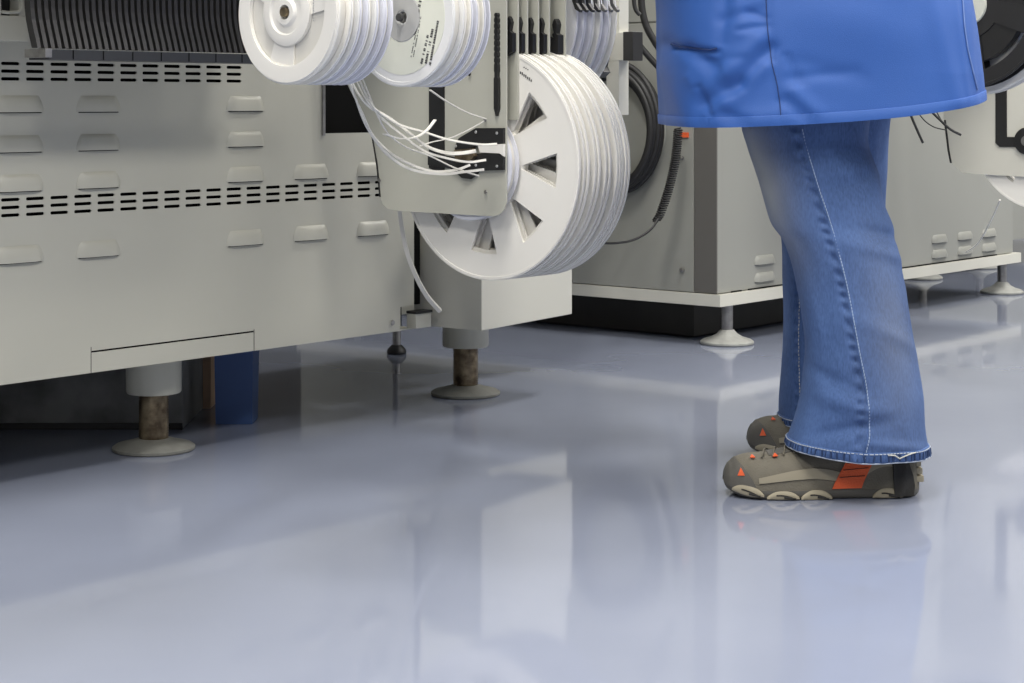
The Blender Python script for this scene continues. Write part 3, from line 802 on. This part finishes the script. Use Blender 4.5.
for k, pts in enumerate(([(905,100,4.7),(912,118,4.7),(918,132,4.7),(923,143,4.7)], [(925,105,4.7),(938,118,4.7),(950,129,4.7),(961,135,4.7)], [(915,108,4.75),(924,120,4.75),(934,127,4.75),(946,130,4.75)], [(930,100,4.72),(940,118,4.72),(944,124,4.72)])):
    cable(pts, .0032 if k < 2 else .0016, ['black cable end hanging straight down below the smock hem', 'black cable slanting towards the right rack plate', 'thin dark wire curving below the smock hem', 'short thin wire beside the right rack plate'][k])
cable([(1000,200,4.85),(990,222,4.95),(978,243,5.05),(966,252,5.1)], .0022, 'thin pale tape tail hanging over the right machine', 'tape', 'carrier_tape', cat='tape')
# next machine of the line, behind the right one
fb = empty('far_machine', W(5.82, 3.03, 0), PHI, 'dark grey machine farther down the line at the far right edge', 'machine')
b = BM(); box(b, 0, 1.9, 0, .8, .10, 1.25, .004); link('body', b, 'paint_shaded', fb)
for q in ((.05,.05),(.56,.09),(1.8,.1),(.05,.7),(1.8,.7)): foot(fb, q, 'flare', .101)
# dark row of machines farther back, seen only in the floor and under the left machine
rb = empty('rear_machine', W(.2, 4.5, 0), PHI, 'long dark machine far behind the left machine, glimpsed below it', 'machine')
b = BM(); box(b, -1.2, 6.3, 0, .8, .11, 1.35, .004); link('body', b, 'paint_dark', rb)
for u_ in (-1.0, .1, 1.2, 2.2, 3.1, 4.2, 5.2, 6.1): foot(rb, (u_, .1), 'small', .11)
# ------------------------------------------------------------------ person
PY = 3.08
person = empty('person', (.62, PY, 0), 0, 'person standing in blue smock, wide blue jeans and olive walking shoes, facing left', 'person')
PO = Vector((.62, PY, 0))
def loc(p): return Vector(p) - PO

# jeans legs as rings in world coordinates: rows (v, left px, right px, Y of centre, half depth)
near_rows = [(-40,742,872,3.00,.125),(60,742,872,3.00,.12),(125,742,868,2.99,.115),(146,748,868,2.985,.11),(173,756,879,2.975,.105),(204,765,884,2.965,.098),(225,772,892,2.96,.094),(240,783,895,2.955,.092),(262,792,899,2.95,.09),
             (290,798,905,2.945,.088),(320,803,909,2.94,.088),(345,806,913,2.94,.090),(370,805,917,2.94,.092),(396,802,921,2.94,.094),(424,795,923,2.94,.096),(440,790,925,2.94,.098),(452,788,926.5,2.94,.098)]
far_rows = [(-40,775,900,3.27,.125),(60,775,896,3.27,.12),(125,772,888,3.29,.11),(173,770,885,3.29,.10),(204,776,883,3.29,.095),(240,783,884,3.29,.09),(278,783,884,3.29,.085),(326,783,880,3.29,.085),(387,779.5,886,3.29,.087),(412,779,892,3.29,.089),(424,780,896,3.29,.09)]
def leg_ring(rows, v):
    l, r, Y, d = lerp_tab(rows, v)
    cx = ((l+r)/2-512)/F*Y; a = (r-l)/2/F*Y
    return cx, Y, zrow(v, Y), a, d
def hemshift(rows, v, ca, sa, near):
    """hem is lifted over the instep at the front and a little at the back"""
    k = max(0, (v-395)/57.0)
    if near: return k*k*(.010*max(0,-ca) + .000*max(0,ca))
    return k*.008*max(0,-ca)
def fold(a, z, seed, amp):
    v = 0
    v += .9*sin(2*a + 9*z + seed)*.3
    v += noise.noise(Vector((cos(a)*1.6+seed, sin(a)*1.6, z*7)))*.9
    v += noise.noise(Vector((cos(a)*3.5+seed, sin(a)*3.5, z*18+a)))*.35
    return v*amp
def leg_point(rows, v, a, seed, near, off=0.0):
    cx, Y, z, hx, d = leg_ring(rows, v)
    ca, sa = cos(a), sin(a)
    e = .88
    x = hx*math.copysign(abs(ca)**e, ca); y = d*math.copysign(abs(sa)**e, sa)
    f = fold(a, z, seed, .0055*(1-.35*abs(ca)))
    # knee creases behind the knee and bagging at the shin
    if near:
        for (v0, sl, wv, am, a0, wa) in ((232,10,6,-.0045,-.7,.6),(250,14,7,.004,-.9,.7),(176,-14,8,-.004,-1.0,.6),(395,12,9,.006,-2.0,.55),(420,-16,7,-.006,-1.9,.5),(372,14,8,-.004,-2.3,.5),(330,26,9,.0035,-1.1,.6),(436,10,5,.004,-1.2,.5)):
            da = (a-a0+pi) % (2*pi) - pi
            f += am*exp(-((v-v0-sl*da)/wv)**2)*exp(-(da/wa)**2)
    if v > 90:
        sa_ = seam_a(v) if near else fs(v)
        da = (a-sa_+pi) % (2*pi) - pi
        f += -.0048*exp(-((da+.085)/.06)**2)*(.45+.55*sin(v*.50+1.2*sin(v*.11))) + .0016*exp(-(da/.05)**2)
        if near:
            da = (a+1.0+pi) % (2*pi) - pi
    q = 1 + (f+off)/sqrt(hx*hx*ca*ca + d*d*sa*sa + 1e-9)
    return Vector((cx + x*q, Y + y*q, z + hemshift(rows, v, ca, sa, near) + (-.004 if near else 0)*sin(a)*0))
def seam_a(v):      # angle of the outer seam on the near leg
    px_ = lerp_tab([(-40,783),(100,786),(133,791),(170,802),(220,819),(260,831),(290,838),(340,847),(380,854),(420,856),(440,852),(452,850)], v)[0]
    l, r, Y, d = lerp_tab(near_rows, v)
    c = max(-.95, min(.95, (px_-(l+r)/2)/((r-l)/2)))
    return -math.acos(math.copysign(abs(c)**(1/.88), c))
def fs(v):
    l, r, Y, d = lerp_tab(far_rows, v)
    return -math.acos(max(-.9, min(.9, (796.5-(l+r)/2)/((r-l)/2))))
def build_leg(rows, seed, near, name):
    b = BM(); na, nv = 320, 260; v0, v1 = rows[0][0], rows[-1][0]; g = []
    fl = b.verts.layers.float.new('fade')
    for j in range(nv+1):
        v = v0 + (v1-v0)*j/nv; row = []
        for i in range(na):
            a = 2*pi*i/na; p = leg_point(rows, v, a, seed, near)
            vt = b.verts.new(loc(p))
            # worn front of the thigh and knee (front = -x)
            dv = (v-180)/62.0; da = ((a-(-2.85)+pi) % (2*pi) - pi)/.55
            vt[fl] = .95*exp(-dv*dv*.9)*exp(-da*da) + .25*exp(-((v-330)/90)**2)*exp(-(((a+1.1+pi)%(2*pi)-pi)/.5)**2) if near else 0
            row.append(vt)
        g.append(row)
    for j in range(nv):
        for i in range(na): b.faces.new((g[j][i], g[j][(i+1)%na], g[j+1][(i+1)%na], g[j+1][i]))
    shell(b, .0022)
    return link(name, b, 'denim', person, True, 70)
jn = build_leg(near_rows, 1.3, True, 'jeans_leg')
jf = build_leg(far_rows, 4.1, False, 'jeans_leg')
# side seam with puckers, hem band and stitches
def seam(rows, seed, near, fa, v0, v1, parent, off, r, m, name, puck=0, step=1.5, da=0):
    pts = []; v = v0
    while v <= v1:
        a = fa(v)+da
        pts.append(loc(leg_point(rows, v, a, seed, near, off + puck*sin(v*.55)))); v += step
    b = BM(); tube(b, pts, r, 6); return link(name, b, m, parent, True, 80)
seam(near_rows, 1.3, True, seam_a, 100, 450, jn, .0002, .0011, 'denim', 'side_seam', .0005, 1.0)
def stitches(rows, seed, near, fa, v0, v1, parent, m, step, ln, name='stitching', da=0, r=.0007, dda=0):
    b = BM(); v = v0
    while v < v1:
        a = fa(v)+da
        tube(b, [loc(leg_point(rows, v, a, seed, near, .0004)), loc(leg_point(rows, v+ln/2, a+dda/2, seed, near, .0011)), loc(leg_point(rows, v+ln, a+dda, seed, near, .0004))], r, 5); v += step
    return link(name, b, m, parent, True, 80)
stitches(near_rows, 1.3, True, seam_a, 128, 448, jn, 'thread_blue', 3.2, 2.4, da=.025, r=.0008)
stitches(far_rows, 4.1, False, fs, 262, 420, jf, 'stitch_gold', 3.6, 2.4, r=.0006)
def hem(rows, seed, near, vt, parent):
    b = BM(); n = 128; v1 = rows[-1][0]; secs = []
    for i in range(n):
        a = 2*pi*i/n; w = .0006*sin(i*2.1)+.0005*sin(i*.9)
        secs.append([b.verts.new(loc(leg_point(rows, vv, a, seed, near, o))) for vv, o in ((vt,.0004),(vt+1,.0018+w),(v1-1,.0022+w),(v1+.01,.0006),(v1+.01,-.002),(vt,-.002))])
    for i in range(n):
        A, B = secs[i], secs[(i+1)%n]
        for k in range(6): b.faces.new((A[k], B[k], B[(k+1)%6], A[(k+1)%6]))
    h = link('hem', b, 'denim', parent, True, 60)
    b = BM()
    i = 0
    for i in range(0, 120):
        a = 2*pi*i/120
        tube(b, [loc(leg_point(rows, vt+1.6, a, seed, near, .0026)), loc(leg_point(rows, vt+1.6, a+.036, seed, near, .0026))], .0009, 5)
    link('hem_stitch', b, 'stitch', h, True, 80)
    # worn vertical flecks between the two stitch lines
    b = BM(); rnd = random.Random(5)
    for i in range(70):
        a = 2*pi*(i+rnd.uniform(-.25,.25))/70; da_ = rnd.uniform(-.012,.012)
        tube(b, [loc(leg_point(rows, vt+3.0, a, seed, near, .0024)), loc(leg_point(rows, v1-2.0, a+da_, seed, near, .0026))], rnd.uniform(.0009,.0018), 5)
    link('worn_flecks', b, 'denim_dark', h, True, 80)
    # frayed lower edge
    b = BM()
    pts = [loc(leg_point(rows, v1-.2, 2*pi*k/96, seed, near, .0012+.0006*sin(k*2.7))) for k in range(97)]
    tube(b, pts, .0011, 5); link('frayed_edge', b, 'stitch', h, True, 80)
hem(near_rows, 1.3, True, 441, jn); hem(far_rows, 4.1, False, 415, jf)
# loose thread on the near hem
b = BM(); tube(b, [loc(leg_point(near_rows, v, a, 1.3, True, .004)) for v, a in ((443.5,-1.35),(444,-1.25),(447.5,-1.17),(445,-1.08),(443,-.98),(442.5,-.9))], .0011, 5); link('loose_thread', b, 'stitch_gold', jn, True, 80)

# --- smock: rows by height; outline px at each v: left, right, centre depth
def coat_row(z):
    # left x, right x (metres at Y centre), Y centre, half depth
    return lerp_tab([(.555,.246,.747,3.06,.255),(.60,.243,.744,3.06,.25),(.66,.239,.740,3.06,.245),(.74,.236,.734,3.06,.238),(.85,.235,.72,3.07,.225),(1.0,.29,.715,3.08,.205),(1.15,.33,.72,3.08,.20),(1.28,.36,.715,3.08,.205),(1.38,.40,.68,3.08,.205),(1.425,.45,.63,3.08,.15),(1.45,.485,.595,3.08,.085)], z)
def seg_d(px_, py_, x0, y0, x1, y1):
    dx, dy = x1-x0, y1-y0; L2 = dx*dx+dy*dy; t = max(0, min(1, ((px_-x0)*dx+(py_-y0)*dy)/L2))
    return sqrt((px_-x0-t*dx)**2+(py_-y0-t*dy)**2), t
CREASES = [ # x0,y0,x1,y1, width, depth (m, + is outwards)
 (770,48,740,84,7,-.010),(740,84,706,104,8,-.009),(758,40,722,78,9,.008),(762,66,716,110,9,.009),(690,50,716,66,7,-.008),(700,60,732,92,8,-.007),(664,44,690,52,8,-.004),
 (675,48,718,52,3.5,-.007),(768,0,772,60,3.5,-.006),(772,60,781,124,3,-.004),(800,62,860,78,9,-.003),(785,100,812,122,6,-.006),(795,92,816,112,7,.006),(702,98,700,120,7,-.005),
 (790,78,850,72,6,-.0035),(706,60,742,58,5,-.003),(690,78,715,110,5,.003),(700,88,712,114,4,-.006),(748,12,764,18,4,-.005),(740,30,765,26,4,-.004),(786,56,800,84,4,-.004),(665,70,690,120,14,.006),(725,0,722,42,6,-.005),(738,0,742,30,9,.005),(722,20,760,10,6,-.004),(820,10,900,40,30,.004),(930,0,955,100,9,.005),(950,-40,968,96,3.0,.0035),(975,-40,982,98,4,-.003),
 (900,20,880,118,25,-.004),(745,118,790,112,9,.004),(716,110,745,122,7,-.006)]
def coat_pt(a, s, off=0.0):
    """a: angle round, s: 0 at hem .. 1 at shoulder"""
    ca, sa = cos(a), sin(a)
    # hem height varies round the body: low at the front left, high at the back right
    e0 = .62; xh = .4965 + .2505*math.copysign(abs(ca)**e0, ca)
    hemz = lerp_tab([(.20,.5680),(.25,.5690),(.40,.5725),(.48,.5760),(.58,.5840),(.66,.5960),(.75,.6140)], xh)[0] + .008*max(0, sa) + .0012*sin(4*a+1)
    zt = 1.45; z = hemz + (zt-hemz)*s
    l, r, Y, d = coat_row(z)
    cx, hx = (l+r)/2, (r-l)/2
    e = .9 - .28*max(0, min(1, (1.1-z)/.45))
    x = cx + hx*math.copysign(abs(ca)**e, ca); y = Y + d*math.copysign(abs(sa)**e, sa)
    p = Vector((x, y, z))
    nrm = Vector((ca/hx, sa/d, 0)).normalized()
    f = .004*noise.noise(Vector((x*6, y*6, z*4)))
    f += .009*sin(5*a+.6)*max(0, 1-(z-.56)/.5)*(.3 if sa < 0 else 1)
    if sa < .15:
        px_ = 512+F*x/y; py_ = HZ+F*(HC-z)/y
        for c in CREASES:
            dd, t = seg_d(px_, py_, *c[:4])
            if dd < c[4]*3:
                sc = .45 if abs(c[0]-c[2]) < 25 and c[4] < 4 else 1
                f += c[5]*.68*sc*exp(-(dd/c[4])**2)
    return p + nrm*(f+off)
b = BM(); na, nz = 300, 0
sv = [ (i/110.0)**1.0*.27 for i in range(111)] + [.27+.73*(i/30.0) for i in range(1, 31)]
g = []
for s_ in sv: g.append([b.verts.new(loc(coat_pt(2*pi*i/na, s_))) for i in range(na)])
for j in range(len(sv)-1):
    for i in range(na): b.faces.new((g[j][i], g[j][(i+1)%na], g[j+1][(i+1)%na], g[j+1][i]))
shell(b, .002)
smock = link('smock', b, 'coat', person, True, 75)
# turned-up hem strip
b = BM(); secs = []
for i in range(na):
    a = 2*pi*i/na; out = [(-.0006,-.004),(-.0006,.0016),(.003,.0020),(.0160,.0020),(.0172,.0014),(.0174,-.0030)]
    secs.append([b.verts.new(loc(coat_pt(a, q_, o_))) for q_, o_ in out])
for i in range(na):
    A, B = secs[i], secs[(i+1)%na]
    for k in range(6): b.faces.new((A[k], B[k], B[(k+1)%6], A[(k+1)%6]))
link('smock_hem', b, 'coat', smock, True, 40)
def dense(P_, n=8):
    return [(P_[i][0]+(P_[i+1][0]-P_[i][0])*k/n, P_[i][1]+(P_[i+1][1]-P_[i][1])*k/n) for i in range(len(P_)-1) for k in range(n)] + [P_[-1]]
# pocket opening: dark slot following the cloth
def coat_at_px(px_, py_, off=.0):
    lo, hi = -pi*.985, -pi*.015
    for _ in range(40):
        mid = (lo+hi)/2
        z = zrow(py_, 2.82); s_ = max(0, (z-.567)/(1.45-.567)); p = coat_pt(mid, s_)
        if 512+F*p.x/p.y < px_: lo = mid
        else: hi = mid
    for _ in range(6):
        p = coat_pt(lo, s_); s_ = max(0, s_ + (zrow(py_, p.y)-p.z)/.88)
    return coat_pt(lo, s_, off)
b = BM(); pts = [loc(coat_at_px(x, y, .0015)) for x, y in dense([(672,44),(680,46),(690,47.5),(700,49),(710,50),(717,48.5)], 5)]
tube(b, pts, .0015, 6); link('pocket_slit', b, 'coat_dark', smock, True, 80)
for nm, P_ in (('side_seam', [(766,-5),(767,20),(769,40),(772,62),(777,85),(780,105),(781,122)]), ('back_seam', [(958,-5),(961,25),(965,50),(970,72),(975,90)])):
    b = BM(); tube(b, [loc(coat_at_px(x, y, .0012)) for x, y in dense(P_)], .0008 if nm == 'side_seam' else .0012, 6); link(nm, b, 'coat_dark' if nm == 'side_seam' else 'coat_light', smock, True, 80)
# inner yoke closing the smock is the body itself; sleeves and collar
def loft(b, rings, n=24):
    G = []
    for c, ax, ay, rx, ry in rings:
        c = Vector(c); G.append([b.verts.new(c + Vector(ax)*rx*cos(2*pi*k/n) + Vector(ay)*ry*sin(2*pi*k/n)) for k in range(n)])
    for A, B in zip(G, G[1:]):
        for k in range(n): b.faces.new((A[k], A[(k+1)%n], B[(k+1)%n], B[k]))
    b.faces.new(G[0][::-1]); b.faces.new(G[-1])
def limb(b, pts, rad, n=20):
    P3 = spline(pts, 6); rings = []; prev = Vector((0,1,0))
    for i, p in enumerate(P3):
        t = (P3[min(i+1,len(P3)-1)]-P3[max(i-1,0)]).normalized(); s_ = (prev - t*prev.dot(t)).normalized(); u_ = t.cross(s_); prev = s_
        f = i/(len(P3)-1)*(len(rad)-1); k = min(int(f), len(rad)-2); r = rad[k]+(rad[k+1]-rad[k])*(f-k)
        rings.append((p, s_, u_, r, r))
    loft(b, rings, n)
for sy in (-1, 1):
    sh = (.545, 3.08+sy*.175, 1.38); el = (.50, 3.08+sy*.215, 1.10); wr = (.29, 3.08+sy*.13, 1.06)
    b = BM(); limb(b, [loc(sh), loc((.525, 3.08+sy*.215, 1.26)), loc(el), loc((.42, 3.08+sy*.19, 1.065)), loc(wr)], [.075,.068,.062,.056,.046]); link('sleeve', b, 'coat', smock, True, 60)
# the body: one continuous skinned figure
V_ = []; E_ = []; R_ = []
def jv(p, r, par=None):
    V_.append(loc(p)); R_.append(r); i = len(V_)-1
    if par is not None: E_.append((par, i))
    return i
pel = jv((.555,3.08,.93), .125)
bel = jv((.55,3.08,1.08), .115, pel); ch = jv((.545,3.08,1.25), .125, bel); up = jv((.545,3.08,1.37), .09, ch)
nk = jv((.535,3.08,1.45), .048, up); jw = jv((.505,3.08,1.515), .062, nk); hd = jv((.51,3.08,1.59), .082, jw); tp = jv((.52,3.08,1.655), .06, hd)
for sy in (-1, 1):
    s0 = jv((.545,3.08+sy*.16,1.37), .055, up); s1 = jv((.50,3.08+sy*.215,1.10), .042, s0); s2 = jv((.28,3.08+sy*.125,1.06), .028, s1)
    pm = jv((.215,3.08+sy*.11,1.055), .026, s2)
    for q, (dy, ln, dz) in enumerate(((-.030,.065,.01),(-.011,.078,0),(.009,.074,-.002),(.028,.058,-.004))):
        k1 = jv((.178,3.08+sy*(.11)+dy,1.055+dz), .0095, pm); k2 = jv((.178-ln*.5,3.08+sy*.11+dy,1.045+dz), .0088, k1); jv((.178-ln*.85,3.08+sy*.11+dy*.95,1.022+dz), .0078, k2)
    th = jv((.235,3.08+sy*.11-sy*.035,1.045), .0105, pm); jv((.200,3.08+sy*.11-sy*.058,1.03), .009, th)
    Yl = 2.955 if sy < 0 else 3.28
    hp = jv((.53,3.08+sy*.09,.88), .095, pel)
    if sy < 0: ks = [((.465,2.97,.60),.06),((.49,2.955,.45),.048),((.54,2.95,.28),.05),((.573,2.945,.105),.034),((.50,2.945,.055),.03),((.39,2.945,.036),.024)]
    else: ks = [((.505,3.27,.60),.06),((.52,3.28,.45),.045),((.555,3.285,.28),.05),((.58,3.285,.10),.034),((.55,3.287,.055),.028),((.46,3.29,.036),.024)]
    pr = hp
    for p, r in ks: pr = jv(p, r, pr)
me = bpy.data.meshes.new('body'); me.from_pydata([tuple(v) for v in V_], E_, []); bo = bpy.data.objects.new('body', me); COL.objects.link(bo); bo.parent = person
sk = bo.modifiers.new('skin', 'SKIN'); sk.use_smooth_shade = True
for i, r in enumerate(R_): me.skin_vertices[0].data[i].radius = (r, r)
me.skin_vertices[0].data[0].use_root = True
sb = bo.modifiers.new('sub', 'SUBSURF'); sb.levels = 2; sb.render_levels = 2
me.materials.append(M['skin'])
bpy.context.view_layer.update(); dg = bpy.context.evaluated_depsgraph_get()
nm_ = bpy.data.meshes.new_from_object(bo.evaluated_get(dg)); bo.modifiers.clear(); bo.data = nm_
if not nm_.materials: nm_.materials.append(M['skin'])
for p in nm_.polygons: p.use_smooth = True
# face and hair (above the frame)
b = BM(); bmesh.ops.create_icosphere(b, subdivisions=3, radius=1)
for v in b.verts:
    c = v.co.copy(); v.co = Vector((c.x*.098, c.y*.085, c.z*.105)) + loc((.532,3.08,1.625))
    if c.x < -.55 and c.z < .45: v.co.x += (abs(c.x)-.55)*.12
link('hair', b, 'hair', bo, True, 80)
b = BM(); limb(b, [loc((.438,3.08,1.60)), loc((.422,3.08,1.575)), loc((.428,3.08,1.56))], [.008,.013,.010], 12); link('nose', b, 'skin', bo, True, 80)
for sy in (-1,1):
    b = BM(); bmesh.ops.create_icosphere(b, subdivisions=2, radius=.012)
    for v in b.verts: v.co += loc((.444, 3.08+sy*.03, 1.60))
    link('eye', b, 'reel_white', bo, True, 80)
b = BM(); limb(b, [loc((.442,3.06,1.527)), loc((.432,3.08,1.526)), loc((.442,3.10,1.527))], [.004,.007,.004], 10); link('mouth', b, 'orange', bo, True, 80)

# --- shoes
TAB_W = [(0,.010,.026),(.008,.019,.037),(.03,.029,.048),(.06,.036,.056),(.11,.043,.061),(.18,.048,.063),(.26,.050,.066),(.36,.049,.072),(.46,.045,.080),(.58,.041,.088),(.72,.038,.096),(.85,.036,.100),(.93,.031,.100),(.975,.024,.098),(1.0,.012,.094)]
def shoe(x_toe, x_heel, y, label_side, yaw=0.0):
    Ls = x_heel-x_toe
    def up(s, t, off=0.0):
        """upper: s toe..heel, t 0..1 across from camera side (-y) sole line over the top to the far side"""
        w, h = lerp_tab(TAB_W, s); a = pi*t; zb = .012 + .008*max(0, 1-s/.12)**2
        ca = -cos(a); sa = sin(a)
        yy = (w+off)*math.copysign(abs(ca)**.62, ca); zz = zb + (h-zb+off)*abs(sa)**.80
        # narrow towards the ankle opening
        if s > .45: yy *= 1 - .25*min(1,(s-.45)/.3)*abs(sa)**2
        xx = x_toe + Ls*s + (off*(-1 if s < .03 else 0))
        return Vector((xx, y+yy, zz))
    b = BM(); ns, nt = 64, 28; g = []
    for i in range(ns+1):
        s = i/ns; s = s**1.25 if s < .5 else s**1.25
        g.append([b.verts.new(loc(up(s, k/nt))) for k in range(nt+1)])
    for i in range(ns):
        for k in range(nt): b.faces.new((g[i][k], g[i+1][k], g[i+1][k+1], g[i][k+1]))
        b.faces.new((g[i][nt], g[i+1][nt], g[i+1][0], g[i][0]))
    b.faces.new(g[0]); b.faces.new(g[-1][::-1])
    sh = link('shoe', b, 'shoe', person, True, 55)
    def patch(name, fs, m, off, n1=14, n2=14):
        """fs(u,v)->(s,t) on the upper"""
        b = BM(); g = [[b.verts.new(loc(up(*fs(i/n1, k/n2), off))) for k in range(n2+1)] for i in range(n1+1)]
        for i in range(n1):
            for k in range(n2): b.faces.new((g[i][k], g[i+1][k], g[i+1][k+1], g[i][k+1]))
        shell(b, .0015)
        return link(name, b, m, sh, True, 60)
    patch('toe_cap', lambda u, v: (.001+u*(.155-.10*sin(pi*v)**1.0), v), 'shoe_cap', .0014, 16, 26)
    for sd in (0, 1):
        f = (lambda t: t) if sd == 0 else (lambda t: 1-t)
        patch('midsole_stripe', lambda u, v: (.16+.44*u, f(.035+.02*(1-u)+.030*sin(pi*u)+(.05+.03*sin(pi*u))*v)), 'shoe_tan', .0022, 30, 4)
        patch('heel_counter', lambda u, v: (.70+.24*u, f(.06+.05*sin(pi*u)+v*(.10))), 'shoe_tan', .0018, 14, 6)
        patch('orange_panel', lambda u, v: (.535+.15*u+.135*v, f(.010+v*.27)), 'orange', .0034, 10, 10)
        b = BM()
        for q in range(5):
            tube(b, [loc(up(.545+.13*u_/4+.135*(.2+.15*q), f(.010+(.2+.15*q)*.27), .0050)) for u_ in range(5)], .0005, 4)
        link('panel_ribs', b, 'strap', sh)
        patch('toe_mark', lambda u, v: (.072+.017*(u-.5)*2*(1-v), f(.13+v*.10)), 'orange', .0030, 4, 6)
    patch('tongue', lambda u, v: (.22+.26*u, .42+.16*v), 'shoe_cap', .0012, 12, 8)
    for s_, t_ in ((.135,.36),(.25,.35)):
        patch('lace_loop', lambda u, v: (s_+.022*(u-.5)*(1.2-v), t_+.06*v), 'orange', .0045, 4, 4)
    b = BM()
    for q in range(5):
        s_ = .20+.055*q
        tube(b, [loc(up(s_+.012*k-.02, .36+.07*k, .0035)) for k in range(5)], .0013, 6)
    link('laces', b, 'shoe_lace', sh, True, 80)
    # outsole
    b = BM(); outl = []
    for i in range(41):
        s = (i/40)**1.3; w, h = lerp_tab(TAB_W, s); outl.append((s, w))
    ring = [(x_toe+Ls*s, y-w-.001) for s, w in outl] + [(x_toe+Ls*s, y+w+.001) for s, w in outl[::-1]]
    G = []
    for z, k in ((.0015,.92),(.004,.96),(.010,1.0),(.0145,.99)):
        cx = sum(p[0] for p in ring)/len(ring)
        G.append([b.verts.new(loc((cx+(p[0]-cx)*(1-(1-k)*.3), y+(p[1]-y)*k, z + (.010*max(0,1-((p[0]-x_toe)/Ls)/.14)**2 if True else 0)))) for p in ring])
    n = len(ring)
    for A, B in zip(G, G[1:]):
        for k in range(n): b.faces.new((A[k], A[(k+1)%n], B[(k+1)%n], B[k]))
    b.faces.new(G[0][::-1]); b.faces.new(G[-1])
    so = link('outsole', b, 'shoe_cap', sh, True, 60)
    for sd in (-1, 1):
        for (s0, s1, zb, zt) in ((.03,.185,.004,.019),(.20,.365,.001,.0135),(.375,.535,.000,.0145),(.745,.90,.001,.0155)):
            # a rounded pad hugging the sole edge, thinner at its ends, with a dark slot in it
            b = BM(); n_ = 26; cs_ = []
            def pod_pt(f, g_, o_):
                s = s0+(s1-s0)*f; w = lerp_tab(TAB_W, s)[0]
                env = (1-abs(2*f-1)**2.6)
                zl = zb+.0008; zh = zl + (zt-zb)*(.25+.75*env)
                lift = .010*max(0, 1-s/.14)**1.5
                return loc((x_toe+Ls*s, y+sd*(w+o_), zl+(zh-zl)*g_+lift))
            for i_ in range(n_+1):
                f = i_/n_
                cs_.append([b.verts.new(pod_pt(f, g_, o_)) for g_, o_ in ((0,-.004),(0,.0018),(.18,.0034),(.75,.0034),(1,.0018),(1,-.004))])
            for A, B in zip(cs_, cs_[1:]):
                for k in range(6): b.faces.new((A[k], B[k], B[(k+1)%6], A[(k+1)%6]))
            b.faces.new(cs_[0][::-1]); b.faces.new(cs_[-1])
            pod = link('sole_pod', b, 'shoe_pod', so, True, 50)
            b = BM(); tube(b, [pod_pt(.28+.5*k/9, .55-.30*(k/9)**2 + (.0), .0030+.0008) for k in range(10)], .0011, 6)
            tube(b, [pod_pt(.52+.36*k/6, .30-.16*(k/6), .0038) for k in range(7)], .0019, 6, r_end=.0012)
            link('pod_groove', b, 'strap', so, True, 80)
    return sh, up
shn, upn = shoe(.3285, .628, 2.943, 'near')
shf, upf = shoe(.408, .705, 3.288, 'far')
# heel grounding strap on the near shoe: dark ragged cloth from below the hem down round the heel
b = BM(); g = []
prof = [(.76,.40),(.82,.33),(.87,.24),(.90,.10),(.905,-.03)]
W0 = [.075,.066,.055,.050,.050]
for i in range(13):
    f = i/12*4; k = min(int(f),3); q = f-k
    s0 = prof[k][0]+(prof[k+1][0]-prof[k][0])*q; t0 = prof[k][1]+(prof[k+1][1]-prof[k][1])*q; w_ = W0[k]+(W0[k+1]-W0[k])*q
    row = []
    for j in range(9):
        s = min(.985, s0+w_*2*(j/8-.5)+.012*sin(i*1.3)*(j/8)); t = max(0, t0)
        p = upn(s, t, .006+.002*sin(i+j))
        p.z += min(0, t0)*.25*1.2; p.z = max(.004, p.z - (.004 if i == 12 and j > 3 else 0))
        row.append(b.verts.new(loc(p)))
    g.append(row)
for i in range(12):
    for j in range(8): b.faces.new((g[i][j], g[i+1][j], g[i+1][j+1], g[i][j+1]))
shell(b, .0018)
link('heel_strap', b, 'strap', shn, True, 60)
b = BM()
pts = [loc(upn(.70+.28*k/10, .30+.03*sin(k*1.2), .004)) for k in range(11)]
tube(b, pts, .010, 6, flat=None); link('strap_band', b, 'strap', shn, True, 60)
b = BM()
for q in range(3): box(b, *(loc((.622,0,0)).x, loc((.634-.002*q,0,0)).x), -.021-(3.08-2.943), .020-(3.08-2.943), .022+.012*q, .032+.012*q, .003)
link('heel_tab', b, 'shoe_pod', shn, True)

# ------------------------------------------------------------------ world and view
w = bpy.data.worlds.new('world'); scn.world = w; w.use_nodes = True
w.node_tree.nodes['Background'].inputs[0].default_value = (.6,.65,.7,1); w.node_tree.nodes['Background'].inputs[1].default_value = .3
scn.view_settings.view_transform = 'Standard'; scn.view_settings.look = 'None'; scn.view_settings.gamma = 1; scn.view_settings.use_curve_mapping = False
scn.view_settings.exposure = .45
try:
    scn.cycles.use_denoising = True; scn.cycles.max_bounces = 8; scn.cycles.sample_clamp_indirect = 6
except Exception: pass
